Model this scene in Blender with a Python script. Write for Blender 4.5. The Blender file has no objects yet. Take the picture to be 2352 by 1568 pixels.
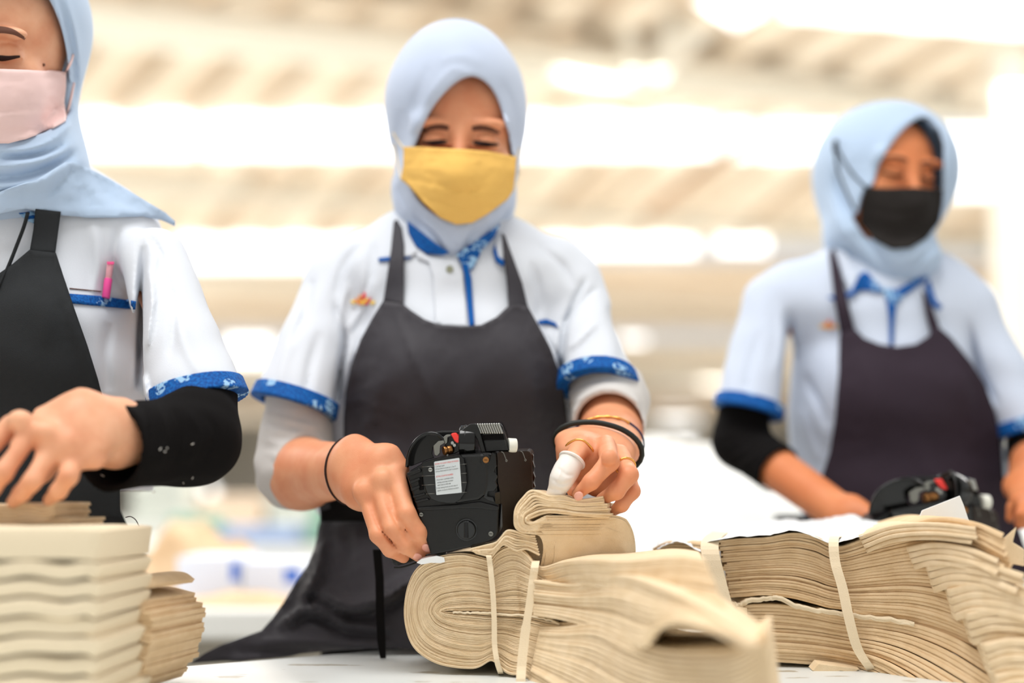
import bpy, bmesh, math, random
import numpy as np
from mathutils import Vector, Matrix, geometry

random.seed(7)
RNG = np.random.RandomState(11)
W, H = 2352, 1568
F = 50.0 / 36.0 * W
TH = math.atan(366.0 / F)
CAMZ = 0.95
CT, ST = math.cos(TH), math.sin(TH)
TABLE_Z = 0.78
COL = bpy.context.scene.collection
A = np.array

def P(px, py, d):
    """point seen at (px, py) of the photograph, d metres in front of the lens"""
    x = (px - W / 2) / F * d
    u = -(py - H / 2) / F * d
    return np.array([x, d * CT - u * ST, CAMZ + d * ST + u * CT])

def PA(px, py, d):
    px, py, d = np.broadcast_arrays(np.asarray(px, float), np.asarray(py, float), np.asarray(d, float))
    x = (px - W / 2) / F * d
    u = -(py - H / 2) / F * d
    return np.stack([x, d * CT - u * ST, CAMZ + d * ST + u * CT], -1)

def proj(p):
    y = p[..., 1]; z = p[..., 2] - CAMZ
    d = y * CT + z * ST
    u = -y * ST + z * CT
    d = np.maximum(d, 1e-3)
    return W / 2 + F * p[..., 0] / d, H / 2 - F * u / d, d

def R_(r, d):            # a radius in photo pixels at distance d, in metres
    return r * d / F

def unit(v):
    v = np.asarray(v, float); return v / max(np.linalg.norm(v), 1e-9)

VIEW = A([0, CT, ST]); UPV = A([0, -ST, CT]); RIGHT = A([1.0, 0, 0])

# ---------------------------------------------------------------- implicit shapes
class Item:
    __slots__ = ('fn', 'op', 'k')
    def __init__(s, fn, op='u', k=0.01): s.fn, s.op, s.k = fn, op, k

def cap(a, b, ra, rb=None, op='u', k=0.012):
    a = A(a, float); b = A(b, float); rb = ra if rb is None else rb
    ba = b - a; bb = max(float(ba @ ba), 1e-12)
    def f(p):
        pa = p - a
        h = np.clip(pa @ ba / bb, 0, 1)
        return np.sqrt(((pa - h[:, None] * ba) ** 2).sum(1)) - (ra + (rb - ra) * h)
    return Item(f, op, k)

def ecap(a, b, ra, rb, w, ratio, op='u', k=0.012):
    """capsule, flattened: 'ratio' times wider along w"""
    a = A(a, float); b = A(b, float); ba = b - a; w = unit(w)
    w = unit(w - (w @ ba) / max(ba @ ba, 1e-12) * ba); bb = max(float(ba @ ba), 1e-12); q = 1 - 1 / ratio
    def f(p):
        pa = p - a
        h = np.clip(pa @ ba / bb, 0, 1)
        pa = pa - h[:, None] * ba
        pa = pa - (q * (pa @ w))[:, None] * w
        return np.sqrt((pa ** 2).sum(1)) - (ra + (rb - ra) * h)
    return Item(f, op, k)

def ell(c, r, M=None, op='u', k=0.015):
    c = A(c, float); r = A(r, float); M = np.eye(3) if M is None else A(M, float)
    def f(p):
        q = (p - c) @ M.T
        k0 = np.sqrt(((q / r) ** 2).sum(1)); k1 = np.sqrt(((q / r ** 2) ** 2).sum(1)) + 1e-9
        return k0 * (k0 - 1) / k1
    return Item(f, op, k)

def half(pt, n, op='i', k=0.002):      # keeps the side opposite to n
    pt = A(pt, float); n = unit(n)
    return Item(lambda p: (p - pt) @ n, op, k)

def tube(pts, rs, op='u', k=0.006):
    return [cap(pts[i], pts[i + 1], rs[i], rs[i + 1], op, k) for i in range(len(pts) - 1)]

def polydist(px, py, poly):
    """signed 2-D distance to a closed polygon, negative inside"""
    poly = A(poly, float); n = len(poly)
    d = np.full(px.shape, 1e18); inside = np.zeros(px.shape, bool)
    for i in range(n):
        ax, ay = poly[i]; bx, by = poly[(i + 1) % n]
        ex, ey = bx - ax, by - ay; wx, wy = px - ax, py - ay
        h = np.clip((wx * ex + wy * ey) / max(ex * ex + ey * ey, 1e-9), 0, 1)
        d = np.minimum(d, (wx - ex * h) ** 2 + (wy - ey * h) ** 2)
        c1 = (ay <= py) & (by > py); c2 = (ay > py) & (by <= py)
        cr = ex * wy - ey * wx
        inside ^= (c1 & (cr > 0)) | (c2 & (cr < 0))
    d = np.sqrt(d)
    return np.where(inside, -d, d)

def pxprism(poly, dmin, dmax, op='s', k=0.004):
    poly = A(poly, float)
    def f(p):
        px, py, d = proj(p)
        s = polydist(px, py, poly) * d / F
        return np.maximum(s, np.maximum(d - dmax, dmin - d))
    return Item(f, op, k)

def linedist(px, py, line):
    line = A(line, float); d = np.full(px.shape, 1e18)
    for i in range(len(line) - 1):
        ax, ay = line[i]; bx, by = line[i + 1]
        ex, ey = bx - ax, by - ay; wx, wy = px - ax, py - ay
        h = np.clip((wx * ex + wy * ey) / max(ex * ex + ey * ey, 1e-9), 0, 1)
        d = np.minimum(d, (wx - ex * h) ** 2 + (wy - ey * h) ** 2)
    return np.sqrt(d)

def smooth_line(pts, n=6, closed=False):
    """Catmull-Rom through the points"""
    pts = [A(p, float) for p in pts]; out = []; m = len(pts)
    rng = range(m) if closed else range(m - 1)
    for i in rng:
        p1, p2 = pts[i], pts[(i + 1) % m]
        p0 = pts[i - 1] if (closed or i > 0) else 2 * p1 - p2
        p3 = pts[(i + 2) % m] if (closed or i + 2 < m) else 2 * p2 - p1
        for j in range(n):
            t = j / n
            out.append(0.5 * ((2 * p1) + (-p0 + p2) * t + (2 * p0 - 5 * p1 + 4 * p2 - p3) * t * t + (-p0 + 3 * p1 - 3 * p2 + p3) * t ** 3))
    if not closed: out.append(pts[-1])
    return A(out)

def crease(line, w, amp, smooth=True, dmax=9.0):
    """a soft fold running along a line of the cloth: amp > 0 ridge, < 0 valley (metres)"""
    if smooth and len(line) > 2: line = smooth_line(line, 4)
    line = A(line, float)
    L = np.r_[0, np.cumsum(np.sqrt((np.diff(line, axis=0) ** 2).sum(1)))]; L /= L[-1]
    def f(p):
        px, py, d = proj(p)
        best = np.full(px.shape, 1e18); tt = np.zeros(px.shape)
        for i in range(len(line) - 1):
            ax, ay = line[i]; ex, ey = line[i + 1] - line[i]; wx, wy = px - ax, py - ay
            h = np.clip((wx * ex + wy * ey) / max(ex * ex + ey * ey, 1e-9), 0, 1)
            dd = (wx - ex * h) ** 2 + (wy - ey * h) ** 2
            m = dd < best; best = np.where(m, dd, best); tt = np.where(m, L[i] + (L[i + 1] - L[i]) * h, tt)
        fade = np.sqrt(np.clip(4 * tt * (1 - tt), 0.02, 1))
        return -amp * fade * np.exp(-best / (w * w)) * (d < dmax)
    it = Item(f, 'd', w); return it

def wrinkle(amp, sc, seed=0, dirv=(1, 0, 1)):
    """gentle random buckling of cloth, amp metres, sc metres between folds"""
    rg = np.random.RandomState(seed); w = []
    for i in range(5):
        v = rg.normal(0, 1, 3) + A(dirv) * rg.choice([-1, 1]) * .8; v = unit(v); w.append((v * 2 * math.pi / (sc * rg.uniform(.7, 1.6)), rg.uniform(0, 6.28), unit(rg.normal(0, 1, 3)) * 2 * math.pi / (sc * 2.5), rg.uniform(0, 6.28)))
    def f(p):
        s = 0
        for a, b, c, e in w: s = s + np.sin(p @ a + b + 1.3 * np.sin(p @ c + e)) * (.6 + .4 * np.sin(p @ c * .7 + b))
        return -amp * s / 2.2
    return Item(f, 'd', 0)

def smin(a, b, k):
    if k <= 0: return np.minimum(a, b)
    h = np.clip(0.5 + 0.5 * (b - a) / k, 0, 1)
    return b + (a - b) * h - k * h * (1 - h)

class Field:
    def __init__(s, items=()):
        s.items = []
        s.add(*items)
    def add(s, *its):
        for i in its:
            if isinstance(i, (list, tuple)): s.add(*i)
            elif isinstance(i, Field): s.items.append(Item(i.eval, 'u', 0.004))
            else: s.items.append(i)
        return s
    def eval(s, p, mask=None):
        d = np.full(len(p), 1.0)
        for j, it in enumerate(s.items):
            if mask is not None and not mask[j]: continue
            v = it.fn(p)
            if it.op == 'u': d = smin(d, v, it.k)
            elif it.op == 's': d = -smin(-d, v, it.k)
            elif it.op == 'i': d = -smin(-d, -v, it.k)
            elif it.op == 'd': d = d + v
        return d
    def offset(s, o):
        return Field([Item(lambda p: s.eval(p) - o, 'u', 0.0)])

def mesh_field(field, vox, lo, hi, B=20):
    lo = A(lo, float); hi = A(hi, float)
    nb = np.ceil((hi - lo) / (vox * B)).astype(int)
    g = np.stack(np.meshgrid(*[np.arange(n) for n in nb], indexing='ij'), -1).reshape(-1, 3)
    cen = lo + (g + 0.5) * B * vox; hd = B * vox * math.sqrt(3) / 2
    # item values at the block centres
    vals = []; d = np.full(len(cen), 1.0)
    for it in field.items:
        v = it.fn(cen); vals.append(v)
        if it.op == 'u': d = smin(d, v, it.k)
        elif it.op == 's': d = -smin(-d, v, it.k)
        elif it.op == 'i': d = -smin(-d, -v, it.k)
    sel = np.abs(d) < hd * 1.3 + 0.012
    vals = A(vals)
    ops = [it.op for it in field.items]
    cpx, cpy, cd = proj(cen)
    ii = np.arange(B + 1)
    loc = np.stack(np.meshgrid(ii, ii, ii, indexing='ij'), -1).reshape(-1, 3)
    n1 = B + 1
    V = []; K = []; Q = []
    off = 4096
    def key(c): return ((c[..., 0] + 8) * off + (c[..., 1] + 8)) * off + (c[..., 2] + 8)
    corners = [(i, j, k) for i in (0, 1) for j in (0, 1) for k in (0, 1)]
    edges = [(a, b) for a in range(8) for b in range(a + 1, 8) if sum(abs(corners[a][q] - corners[b][q]) for q in range(3)) == 1]
    for b in np.nonzero(sel)[0]:
        mask = []
        for j, it in enumerate(field.items):
            v = vals[j, b]; lim = hd * 1.25 + it.k + 0.004
            if it.op in 'us': mask.append(v < lim)
            elif it.op == 'i': mask.append(v > -lim)
            else: mask.append(abs(v) > 1e-7 or True)
        base = g[b] * B
        p = lo + (loc + base) * vox
        d = field.eval(p, mask).reshape(n1, n1, n1)
        neg = d < 0
        if neg.all() or not neg.any(): continue
        cs = [neg[i:i + B, j:j + B, k:k + B] for i, j, k in corners]
        s = sum(c.astype(np.int8) for c in cs); act = (s > 0) & (s < 8)
        if not act.any(): continue
        idx = np.argwhere(act)
        dv = [d[idx[:, 0] + c[0], idx[:, 1] + c[1], idx[:, 2] + c[2]] for c in corners]
        acc = np.zeros((len(idx), 3)); cnt = np.zeros(len(idx))
        for a, e in edges:
            cross = (dv[a] < 0) != (dv[e] < 0)
            t = np.where(cross, dv[a] / np.where(cross, dv[a] - dv[e], 1), 0)
            pt = A(corners[a]) + t[:, None] * (A(corners[e]) - A(corners[a]))
            acc += pt * cross[:, None]; cnt += cross
        V.append(lo + (idx + base + acc / cnt[:, None]) * vox); K.append(key(idx + base))
        for ax in range(3):
            a0 = [slice(0, B)] * 3; a1 = [slice(0, B)] * 3; a1[ax] = slice(1, B + 1)
            n0 = neg[tuple(a0)]; n2 = neg[tuple(a1)]
            e = np.argwhere(n0 != n2)
            if not len(e): continue
            flip = n0[e[:, 0], e[:, 1], e[:, 2]]
            u, v = [(1, 2), (2, 0), (0, 1)][ax]
            du = np.zeros(3, int); du[u] = 1; dw = np.zeros(3, int); dw[v] = 1
            c = e + base
            q = np.stack([key(c - du - dw), key(c - dw), key(c), key(c - du)], 1)
            q[~flip] = q[~flip][:, ::-1]
            Q.append(q)
    V = np.concatenate(V); K = np.concatenate(K); Q = np.concatenate(Q)
    o = np.argsort(K); K = K[o]; V = V[o]
    pos = np.clip(np.searchsorted(K, Q), 0, len(K) - 1)
    ok = (K[pos] == Q).all(1)
    return V, pos[ok]

def new_mesh(name, V, Fq, mat, parent=None, smooth=True):
    me = bpy.data.meshes.new(name)
    Fq = np.asarray(Fq) if not isinstance(Fq, list) else Fq
    if isinstance(Fq, np.ndarray):
        n, m = Fq.shape
        me.vertices.add(len(V)); me.vertices.foreach_set('co', np.asarray(V, np.float32).ravel())
        me.loops.add(n * m); me.loops.foreach_set('vertex_index', Fq.astype(np.int32).ravel())
        me.polygons.add(n); me.polygons.foreach_set('loop_start', (np.arange(n) * m).astype(np.int32))
        me.update(calc_edges=True); me.validate()
    else:
        me.from_pydata([tuple(map(float, v)) for v in V], [], [tuple(map(int, f)) for f in Fq]); me.update()
    if smooth: me.polygons.foreach_set('use_smooth', [True] * len(me.polygons))
    o = bpy.data.objects.new(name, me); COL.objects.link(o)
    if mat:
        for m_ in (mat if isinstance(mat, (list, tuple)) else [mat]): me.materials.append(m_)
    if parent is not None: attach(o, parent)
    return o

def attach(o, parent):
    o.parent = parent
    if parent.type == 'EMPTY': o.matrix_parent_inverse = Matrix.Translation(parent.location).inverted()

def sdf_obj(name, field, vox, mat, parent=None, pad=0.02, bounds=None):
    lo, hi = bounds
    V, Q = mesh_field(field, vox, lo, hi)
    return new_mesh(name, V, Q, mat, parent)

def cast(field, px, py, d0, d1, steps=70):
    """distance along the ray of every photo pixel to the field's surface, nan where it misses"""
    px = np.asarray(px, float).ravel(); py = np.asarray(py, float).ravel()
    o = PA(px, py, 0.0); dr = PA(px, py, 1.0) - o; ln = np.sqrt((dr ** 2).sum(1))
    d = np.full(px.shape, float(d0)); hit = np.zeros(px.shape, bool); live = np.ones(px.shape, bool)
    for _ in range(steps):
        i = np.nonzero(live)[0]
        if not len(i): break
        v = field.eval(o[i] + dr[i] * d[i, None])
        h = np.abs(v) < 0.0002
        hit[i[h]] = True; live[i[h]] = False
        j = i[~h]; d[j] += v[~h] / ln[j] * 0.85
        live[j[d[j] > d1]] = False
    hit |= live & (d < d1)
    return np.where(hit, d, np.nan)

def drape(name, poly, field, mat, parent=None, off=0.002, thick=0.0015, res=9, d0=1.0, d1=3.0, folds=(),
          relax=0, keep=0.0, smooth_poly=False, fillto=None, wob=None, dlim=None):
    """a cloth panel cut to an outline and laid over what the field holds"""
    if smooth_poly: poly = smooth_line(poly, 5, True)
    poly = A(poly, float); bd = []
    for i in range(len(poly)):
        a, b = poly[i], poly[(i + 1) % len(poly)]
        n = max(1, int(round(np.hypot(*(b - a)) / res)))
        for j in range(n): bd.append(a + (b - a) * j / n)
    bd = A(bd); nbd = len(bd)
    lo = poly.min(0); hi = poly.max(0)
    gx, gy = np.meshgrid(np.arange(lo[0] + res * .5, hi[0], res), np.arange(lo[1] + res * .5, hi[1], res))
    gx = gx.ravel() + (RNG.rand(gx.size) - .5) * res * .2; gy = gy.ravel() + (RNG.rand(gy.size) - .5) * res * .2
    ins = polydist(gx, gy, poly) < -res * 0.45
    pts = np.concatenate([bd, np.stack([gx[ins], gy[ins]], 1)])
    vo, eo, fo, *_ = geometry.delaunay_2d_cdt([Vector(p) for p in pts], [], [list(range(nbd))], 1, 1e-4)
    pts = A([tuple(v) for v in vo]); tri = A([tuple(f) for f in fo if len(f) == 3])
    d = cast(field, pts[:, 0], pts[:, 1], d0, d1)
    if dlim is not None: d = np.where(d > dlim, np.nan, d)
    nb = [[] for _ in pts]
    E = set()
    for t in tri:
        for a, b in ((0, 1), (1, 2), (2, 0)):
            E.add((min(t[a], t[b]), max(t[a], t[b])))
    E = A(sorted(E))
    bad = np.isnan(d)
    good0 = ~bad
    dd = np.where(bad, np.nanmean(d) if fillto is None else fillto, d)
    known = good0.copy()
    def nbmean(x, w):
        s = np.zeros(len(x)); c = np.zeros(len(x))
        np.add.at(s, E[:, 0], x[E[:, 1]] * w[E[:, 1]]); np.add.at(c, E[:, 0], w[E[:, 1]])
        np.add.at(s, E[:, 1], x[E[:, 0]] * w[E[:, 0]]); np.add.at(c, E[:, 1], w[E[:, 0]])
        return s, c
    for _ in range(400):
        if known.all(): break
        s, c = nbmean(dd, known.astype(float)); new = (~known) & (c > 0)
        if not new.any(): break
        dd[new] = s[new] / c[new]; known |= new
    for _ in range(30):
        if not bad.any(): break
        s, c = nbmean(dd, np.ones(len(dd))); dd = np.where(bad, s / np.maximum(c, 1), dd)
    for _ in range(relax):
        s, c = nbmean(dd, np.ones(len(dd))); m = s / np.maximum(c, 1)
        dd = np.where(bad, m, np.minimum(m, dd))
    dd = dd - off
    p = PA(pts[:, 0], pts[:, 1], dd)
    for f in folds: dd = dd + f.fn(p)
    if wob is not None: dd = dd + wob(pts[:, 0], pts[:, 1])
    p = PA(pts[:, 0], pts[:, 1], dd)
    a, b, c = p[tri[0]]
    # outward = towards the lens
    n = np.cross(p[tri[:, 1]] - p[tri[:, 0]], p[tri[:, 2]] - p[tri[:, 0]])
    cam = A([0, 0, CAMZ]); f = ((cam - p[tri[:, 0]]) * n).sum(1) < 0
    tri[f] = tri[f][:, ::-1]
    o = new_mesh(name, p, tri, mat, parent)
    if thick:
        m = o.modifiers.new('thickness', 'SOLIDIFY'); m.thickness = thick; m.offset = -1
    return o

def surf(field, px, py, d0=1.0, d1=3.0, off=0.0, default=None):
    d = cast(field, [px], [py], d0, d1)[0]
    if np.isnan(d): d = default if default is not None else d1
    return P(px, py, d - off)

# ---------------------------------------------------------------- plain mesh helpers
def tube_mesh(name, pts, r, mat, parent=None, n=10, closed=False, squash=1.0, up=None):
    pts = A(pts, float); m = len(pts); rr = np.broadcast_to(np.asarray(r, float), (m,))
    V = []; prev = None
    for i in range(m):
        if closed: t = pts[(i + 1) % m] - pts[i - 1]
        else: t = pts[min(i + 1, m - 1)] - pts[max(i - 1, 0)]
        t = unit(t)
        if prev is None: s = unit(np.cross(t, up if up is not None else ([0, 0, 1] if abs(t[2]) < .9 else [1, 0, 0])))
        else: s = unit(prev - (prev @ t) * t)
        prev = s; u = np.cross(t, s)
        for j in range(n):
            a = 2 * math.pi * j / n
            V.append(pts[i] + rr[i] * (math.cos(a) * s + squash * math.sin(a) * u))
    Fc = []
    for i in range(m if closed else m - 1):
        k = (i + 1) % m
        for j in range(n):
            Fc.append([i * n + j, i * n + (j + 1) % n, k * n + (j + 1) % n, k * n + j])
    if not closed:
        Fc.append(list(range(n))[::-1]); Fc.append([(m - 1) * n + j for j in range(n)])
    return new_mesh(name, V, Fc, mat, parent)

def ribbon(name, line, widths, thick, mat, parent=None, dirs=None):
    """flat strip along a 3-D line; dirs gives its width direction"""
    line = A(line, float); m = len(line); widths = np.broadcast_to(widths, (m,))
    V = []
    for i in range(m):
        t = unit(line[min(i + 1, m - 1)] - line[max(i - 1, 0)])
        w = unit(dirs[i] if np.ndim(dirs) == 2 else dirs); n = unit(np.cross(t, w))
        for s, q in ((-1, -1), (1, -1), (1, 1), (-1, 1)):
            V.append(line[i] + w * s * widths[i] / 2 + n * q * thick / 2)
    Fc = [[i * 4 + j, i * 4 + (j + 1) % 4, i * 4 + 4 + (j + 1) % 4, i * 4 + 4 + j] for i in range(m - 1) for j in range(4)]
    Fc += [[3, 2, 1, 0], [(m - 1) * 4 + j for j in range(4)]]
    return new_mesh(name, V, Fc, mat, parent, smooth=False)

def bevel(o, w, seg=2, angle=0.6):
    m = o.modifiers.new('bevel', 'BEVEL'); m.width = w; m.segments = seg; m.limit_method = 'ANGLE'; m.angle_limit = angle
    return o

def prism(name, front, ext, mat, parent=None, bev=0.0, smooth=False):
    """polygon of 3-D points pushed along ext (one vector, or a second ring of points)"""
    front = A(front, float); n = len(front); back = front + A(ext, float)
    V = list(front) + list(back)
    Fc = [list(range(n)), [n + i for i in range(n)][::-1]] + [[(i + 1) % n, i, n + i, n + (i + 1) % n] for i in range(n)]
    o = new_mesh(name, V, Fc, mat, parent, smooth=False)
    bm = bmesh.new(); bm.from_mesh(o.data); bmesh.ops.recalc_face_normals(bm, faces=bm.faces)
    bm.to_mesh(o.data); bm.free()
    if bev: bevel(o, bev)
    return o

def box(name, c, size, mat, parent=None, bev=0.0, rz=0.0):
    x, y, z = [s / 2 for s in size]; c = A(c, float); cs, sn = math.cos(rz), math.sin(rz)
    pts = [(-x, -y, -z), (x, -y, -z), (x, y, -z), (-x, y, -z)]
    fr = [c + A([a * cs - b * sn, a * sn + b * cs, d]) for a, b, d in pts]
    return prism(name, fr, [0, 0, size[2]], mat, parent, bev)

def cyl(name, a, b, ra, rb, mat, parent=None, n=32, bev=0.0):
    a = A(a, float); b = A(b, float); t = unit(b - a); s = unit(np.cross(t, [0, 0, 1] if abs(t[2]) < .9 else [1, 0, 0])); u = np.cross(t, s)
    V = [a + ra * (math.cos(q) * s + math.sin(q) * u) for q in np.linspace(0, 2 * math.pi, n, endpoint=False)]
    V += [b + rb * (math.cos(q) * s + math.sin(q) * u) for q in np.linspace(0, 2 * math.pi, n, endpoint=False)]
    Fc = [[j, (j + 1) % n, n + (j + 1) % n, n + j] for j in range(n)] + [list(range(n))[::-1], [n + j for j in range(n)]]
    o = new_mesh(name, V, Fc, mat, parent, smooth=False)
    bm = bmesh.new(); bm.from_mesh(o.data); bmesh.ops.recalc_face_normals(bm, faces=bm.faces); bm.to_mesh(o.data); bm.free()
    if bev: bevel(o, bev)
    for p_ in o.data.polygons: p_.use_smooth = len(p_.vertices) == 4
    return o

def empty(name, loc, label=None, cat=None, group=None):
    o = bpy.data.objects.new(name, None); COL.objects.link(o); o.location = tuple(map(float, loc)); o.empty_display_size = 0.05
    if label: tag(o, label, cat, group)
    return o

def tag(o, label, cat, group=None, kind=None):
    o['label'] = label; o['category'] = cat
    if group: o['group'] = group
    if kind: o['kind'] = kind
    return o

def struct(o): o['kind'] = 'structure'; return o

# ---------------------------------------------------------------- materials
def lin(c):
    return tuple(((x / 255) / 12.92 if x / 255 <= 0.04045 else (((x / 255) + 0.055) / 1.055) ** 2.4) for x in c) + (1.0,)

def mat(name, rgb, rough=0.8, spec=0.3, metal=0.0, bump=0.0, bscale=400, var=0.0, vscale=8, rgb2=None, sss=0.0, sheen=0.0, coat=0.0, trans=0.0, weave=False, alpha=1.0):
    m = bpy.data.materials.new(name); m.use_nodes = True
    nt = m.node_tree; N = nt.nodes; L = nt.links; b = N['Principled BSDF']
    b.inputs['Base Color'].default_value = lin(rgb); b.inputs['Roughness'].default_value = rough
    b.inputs['Specular IOR Level'].default_value = spec; b.inputs['Metallic'].default_value = metal
    if sheen: b.inputs['Sheen Weight'].default_value = sheen; b.inputs['Sheen Roughness'].default_value = 0.5
    if coat: b.inputs['Coat Weight'].default_value = coat; b.inputs['Coat Roughness'].default_value = 0.2
    if trans: b.inputs['Transmission Weight'].default_value = trans
    if alpha < 1: b.inputs['Alpha'].default_value = alpha
    if sss:
        b.inputs['Subsurface Weight'].default_value = sss; b.inputs['Subsurface Radius'].default_value = (0.010, 0.004, 0.002)
        b.inputs['Subsurface Scale'].default_value = 0.6
    geo = N.new('ShaderNodeNewGeometry')
    if var or rgb2:
        n = N.new('ShaderNodeTexNoise'); n.inputs['Scale'].default_value = vscale; n.inputs['Detail'].default_value = 4
        L.new(geo.outputs['Position'], n.inputs['Vector'])
        r = N.new('ShaderNodeValToRGB'); c1 = lin(rgb)
        c2 = lin(rgb2) if rgb2 else tuple(x * (1 - var) for x in c1[:3]) + (1,)
        r.color_ramp.elements[0].position = .35; r.color_ramp.elements[1].position = .65
        r.color_ramp.elements[0].color = c2; r.color_ramp.elements[1].color = c1
        L.new(n.outputs['Fac'], r.inputs['Fac']); L.new(r.outputs['Color'], b.inputs['Base Color'])
    if bump:
        bp = N.new('ShaderNodeBump'); bp.inputs['Strength'].default_value = bump; bp.inputs['Distance'].default_value = 0.001
        if weave:
            w1 = N.new('ShaderNodeTexVoronoi'); w1.inputs['Scale'].default_value = bscale
            L.new(geo.outputs['Position'], w1.inputs['Vector']); L.new(w1.outputs['Distance'], bp.inputs['Height'])
        else:
            n2 = N.new('ShaderNodeTexNoise'); n2.inputs['Scale'].default_value = bscale; n2.inputs['Detail'].default_value = 3
            L.new(geo.outputs['Position'], n2.inputs['Vector']); L.new(n2.outputs['Fac'], bp.inputs['Height'])
        L.new(bp.outputs['Normal'], b.inputs['Normal'])
    return m

def batik(name):
    m = mat(name, (0, 84, 160), 0.8); nt = m.node_tree; N = nt.nodes; L = nt.links; b = N['Principled BSDF']
    geo = N['Geometry'] if 'Geometry' in N else N.new('ShaderNodeNewGeometry')
    v = N.new('ShaderNodeTexVoronoi'); v.inputs['Scale'].default_value = 40
    n = N.new('ShaderNodeTexNoise'); n.inputs['Scale'].default_value = 210; n.inputs['Detail'].default_value = 1
    n3 = N.new('ShaderNodeTexNoise'); n3.inputs['Scale'].default_value = 420
    for q in (v, n, n3): L.new(geo.outputs['Position'], q.inputs['Vector'])
    lt = N.new('ShaderNodeMath'); lt.operation = 'LESS_THAN'; lt.inputs[1].default_value = 0.42; L.new(v.outputs['Distance'], lt.inputs[0])
    gt = N.new('ShaderNodeMapRange'); gt.inputs[1].default_value = 0.47; gt.inputs[2].default_value = 0.53; L.new(n.outputs['Fac'], gt.inputs[0])
    mu = N.new('ShaderNodeMath'); mu.operation = 'MULTIPLY'; L.new(lt.outputs[0], mu.inputs[0]); L.new(gt.outputs[0], mu.inputs[1])
    r = N.new('ShaderNodeValToRGB'); r.color_ramp.elements[0].position = .4; r.color_ramp.elements[1].position = .62
    r.color_ramp.elements[0].color = lin((0, 66, 136)); r.color_ramp.elements[1].color = lin((6, 98, 176)); L.new(n3.outputs['Fac'], r.inputs['Fac'])
    mx = N.new('ShaderNodeMix'); mx.data_type = 'RGBA'; L.new(mu.outputs[0], mx.inputs['Factor']); L.new(r.outputs['Color'], mx.inputs[6])
    mx.inputs[7].default_value = lin((150, 190, 222)); L.new(mx.outputs[2], b.inputs['Base Color'])
    return m

M = {}
M['skin_c'] = mat('skin', (230, 162, 122), 0.5, 0.35, var=0.12, vscale=30, sss=0.12, bump=0.15, bscale=900, rgb2=(220, 142, 102))
M['skin_l'] = mat('skin_light', (236, 178, 142), 0.5, 0.35, sss=0.12, bump=0.15, bscale=900, vscale=30, rgb2=(220, 152, 116))
M['skin_r'] = mat('skin_warm', (222, 140, 92), 0.5, 0.35, sss=0.12, vscale=20, rgb2=(214, 128, 80))
M['nail'] = mat('nail', (236, 170, 150), 0.25, 0.5, coat=0.3)
M['brow'] = mat('brow_hair', (104, 68, 54), 0.8)
M['lash'] = mat('lash_hair', (44, 24, 20), 0.7)
M['shirt'] = mat('white_cotton', (216, 220, 227), 0.9, 0.15, bump=0.25, bscale=1500, weave=True)
M['shirt_r'] = mat('pale_blue_cotton', (203, 212, 228), 0.9, 0.15, bump=0.2, bscale=1500, weave=True)
M['hijab'] = mat('pale_blue_jersey', (190, 201, 221), 0.85, 0.2, sheen=0.2, bump=0.15, bscale=1200)
M['hijab_l'] = mat('sky_blue_jersey', (178, 198, 222), 0.85, 0.2, sheen=0.2, bump=0.15, bscale=1200)
M['apron'] = mat('charcoal_twill', (50, 47, 53), 0.6, 0.35, sheen=0.12, bump=0.3, bscale=1400, weave=True)
M['apron_l'] = mat('black_twill', (42, 44, 46), 0.8, 0.2, bump=0.3, bscale=1400, weave=True)
M['apron_r'] = mat('aubergine_twill', (52, 42, 52), 0.8, 0.2)
M['black'] = mat('black_jersey', (18, 16, 16), 0.9, 0.1, sheen=0.0, bump=0.5, bscale=1100)
M['grey_knit'] = mat('pale_grey_knit', (208, 204, 200), 0.9, 0.2, bump=0.4, bscale=900)
M['batik'] = batik('blue_batik')
M['blue'] = mat('blue_trim', (0, 84, 160), 0.85, bump=0.4, bscale=1200)
M['yellow'] = mat('yellow_mask_cloth', (240, 192, 104), 0.85, 0.2, bump=0.15, bscale=700)
M['pink'] = mat('pink_mask_cloth', (240, 208, 204), 0.85, 0.2)
M['maskblack'] = mat('black_mask_cloth', (36, 32, 30), 0.8, 0.2)
M['orange'] = mat('orange_thread', (244, 150, 60), 0.7)
M['yel'] = mat('yellow_thread', (248, 206, 84), 0.7)
M['red'] = mat('coral_thread', (232, 84, 84), 0.7)
M['button'] = mat('button_grey', (150, 152, 130), 0.4)
M['gold'] = mat('gold', (236, 170, 90), 0.25, 0.5, metal=0.9)
M['navy'] = mat('navy_thread', (28, 34, 78), 0.8, bump=0.5)
M['rubber'] = mat('dark_rubber', (36, 38, 34), 0.45)
M['plastic'] = mat('black_plastic', (9, 9, 8), 0.33, 0.38, bump=0.3, bscale=1600)
M['plasticg'] = mat('glossy_black_plastic', (7, 7, 6), 0.14, 0.42)
M['plasticb'] = mat('brown_black_plastic', (34, 25, 19), 0.42, 0.25, bump=0.3, bscale=1600)
M['chrome'] = mat('steel', (170, 170, 165), 0.3, metal=1.0)
M['dullsteel'] = mat('worn_steel', (128, 128, 122), 0.4, metal=0.9)
M['brass'] = mat('brass', (150, 104, 60), 0.35, metal=0.9)
M['redp'] = mat('red_plastic', (232, 52, 44), 0.4, 0.5)
M['whitep'] = mat('white_plastic', (226, 224, 212), 0.4)
M['sticker'] = mat('sticker_paper', (206, 212, 214), 0.5)
M['ink'] = mat('black_ink', (50, 50, 55), 0.7)
M['redink'] = mat('red_ink', (222, 60, 56), 0.7)
M['cot'] = mat('latex_white', (232, 224, 216), 0.5, 0.4, sss=0.05)
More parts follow.
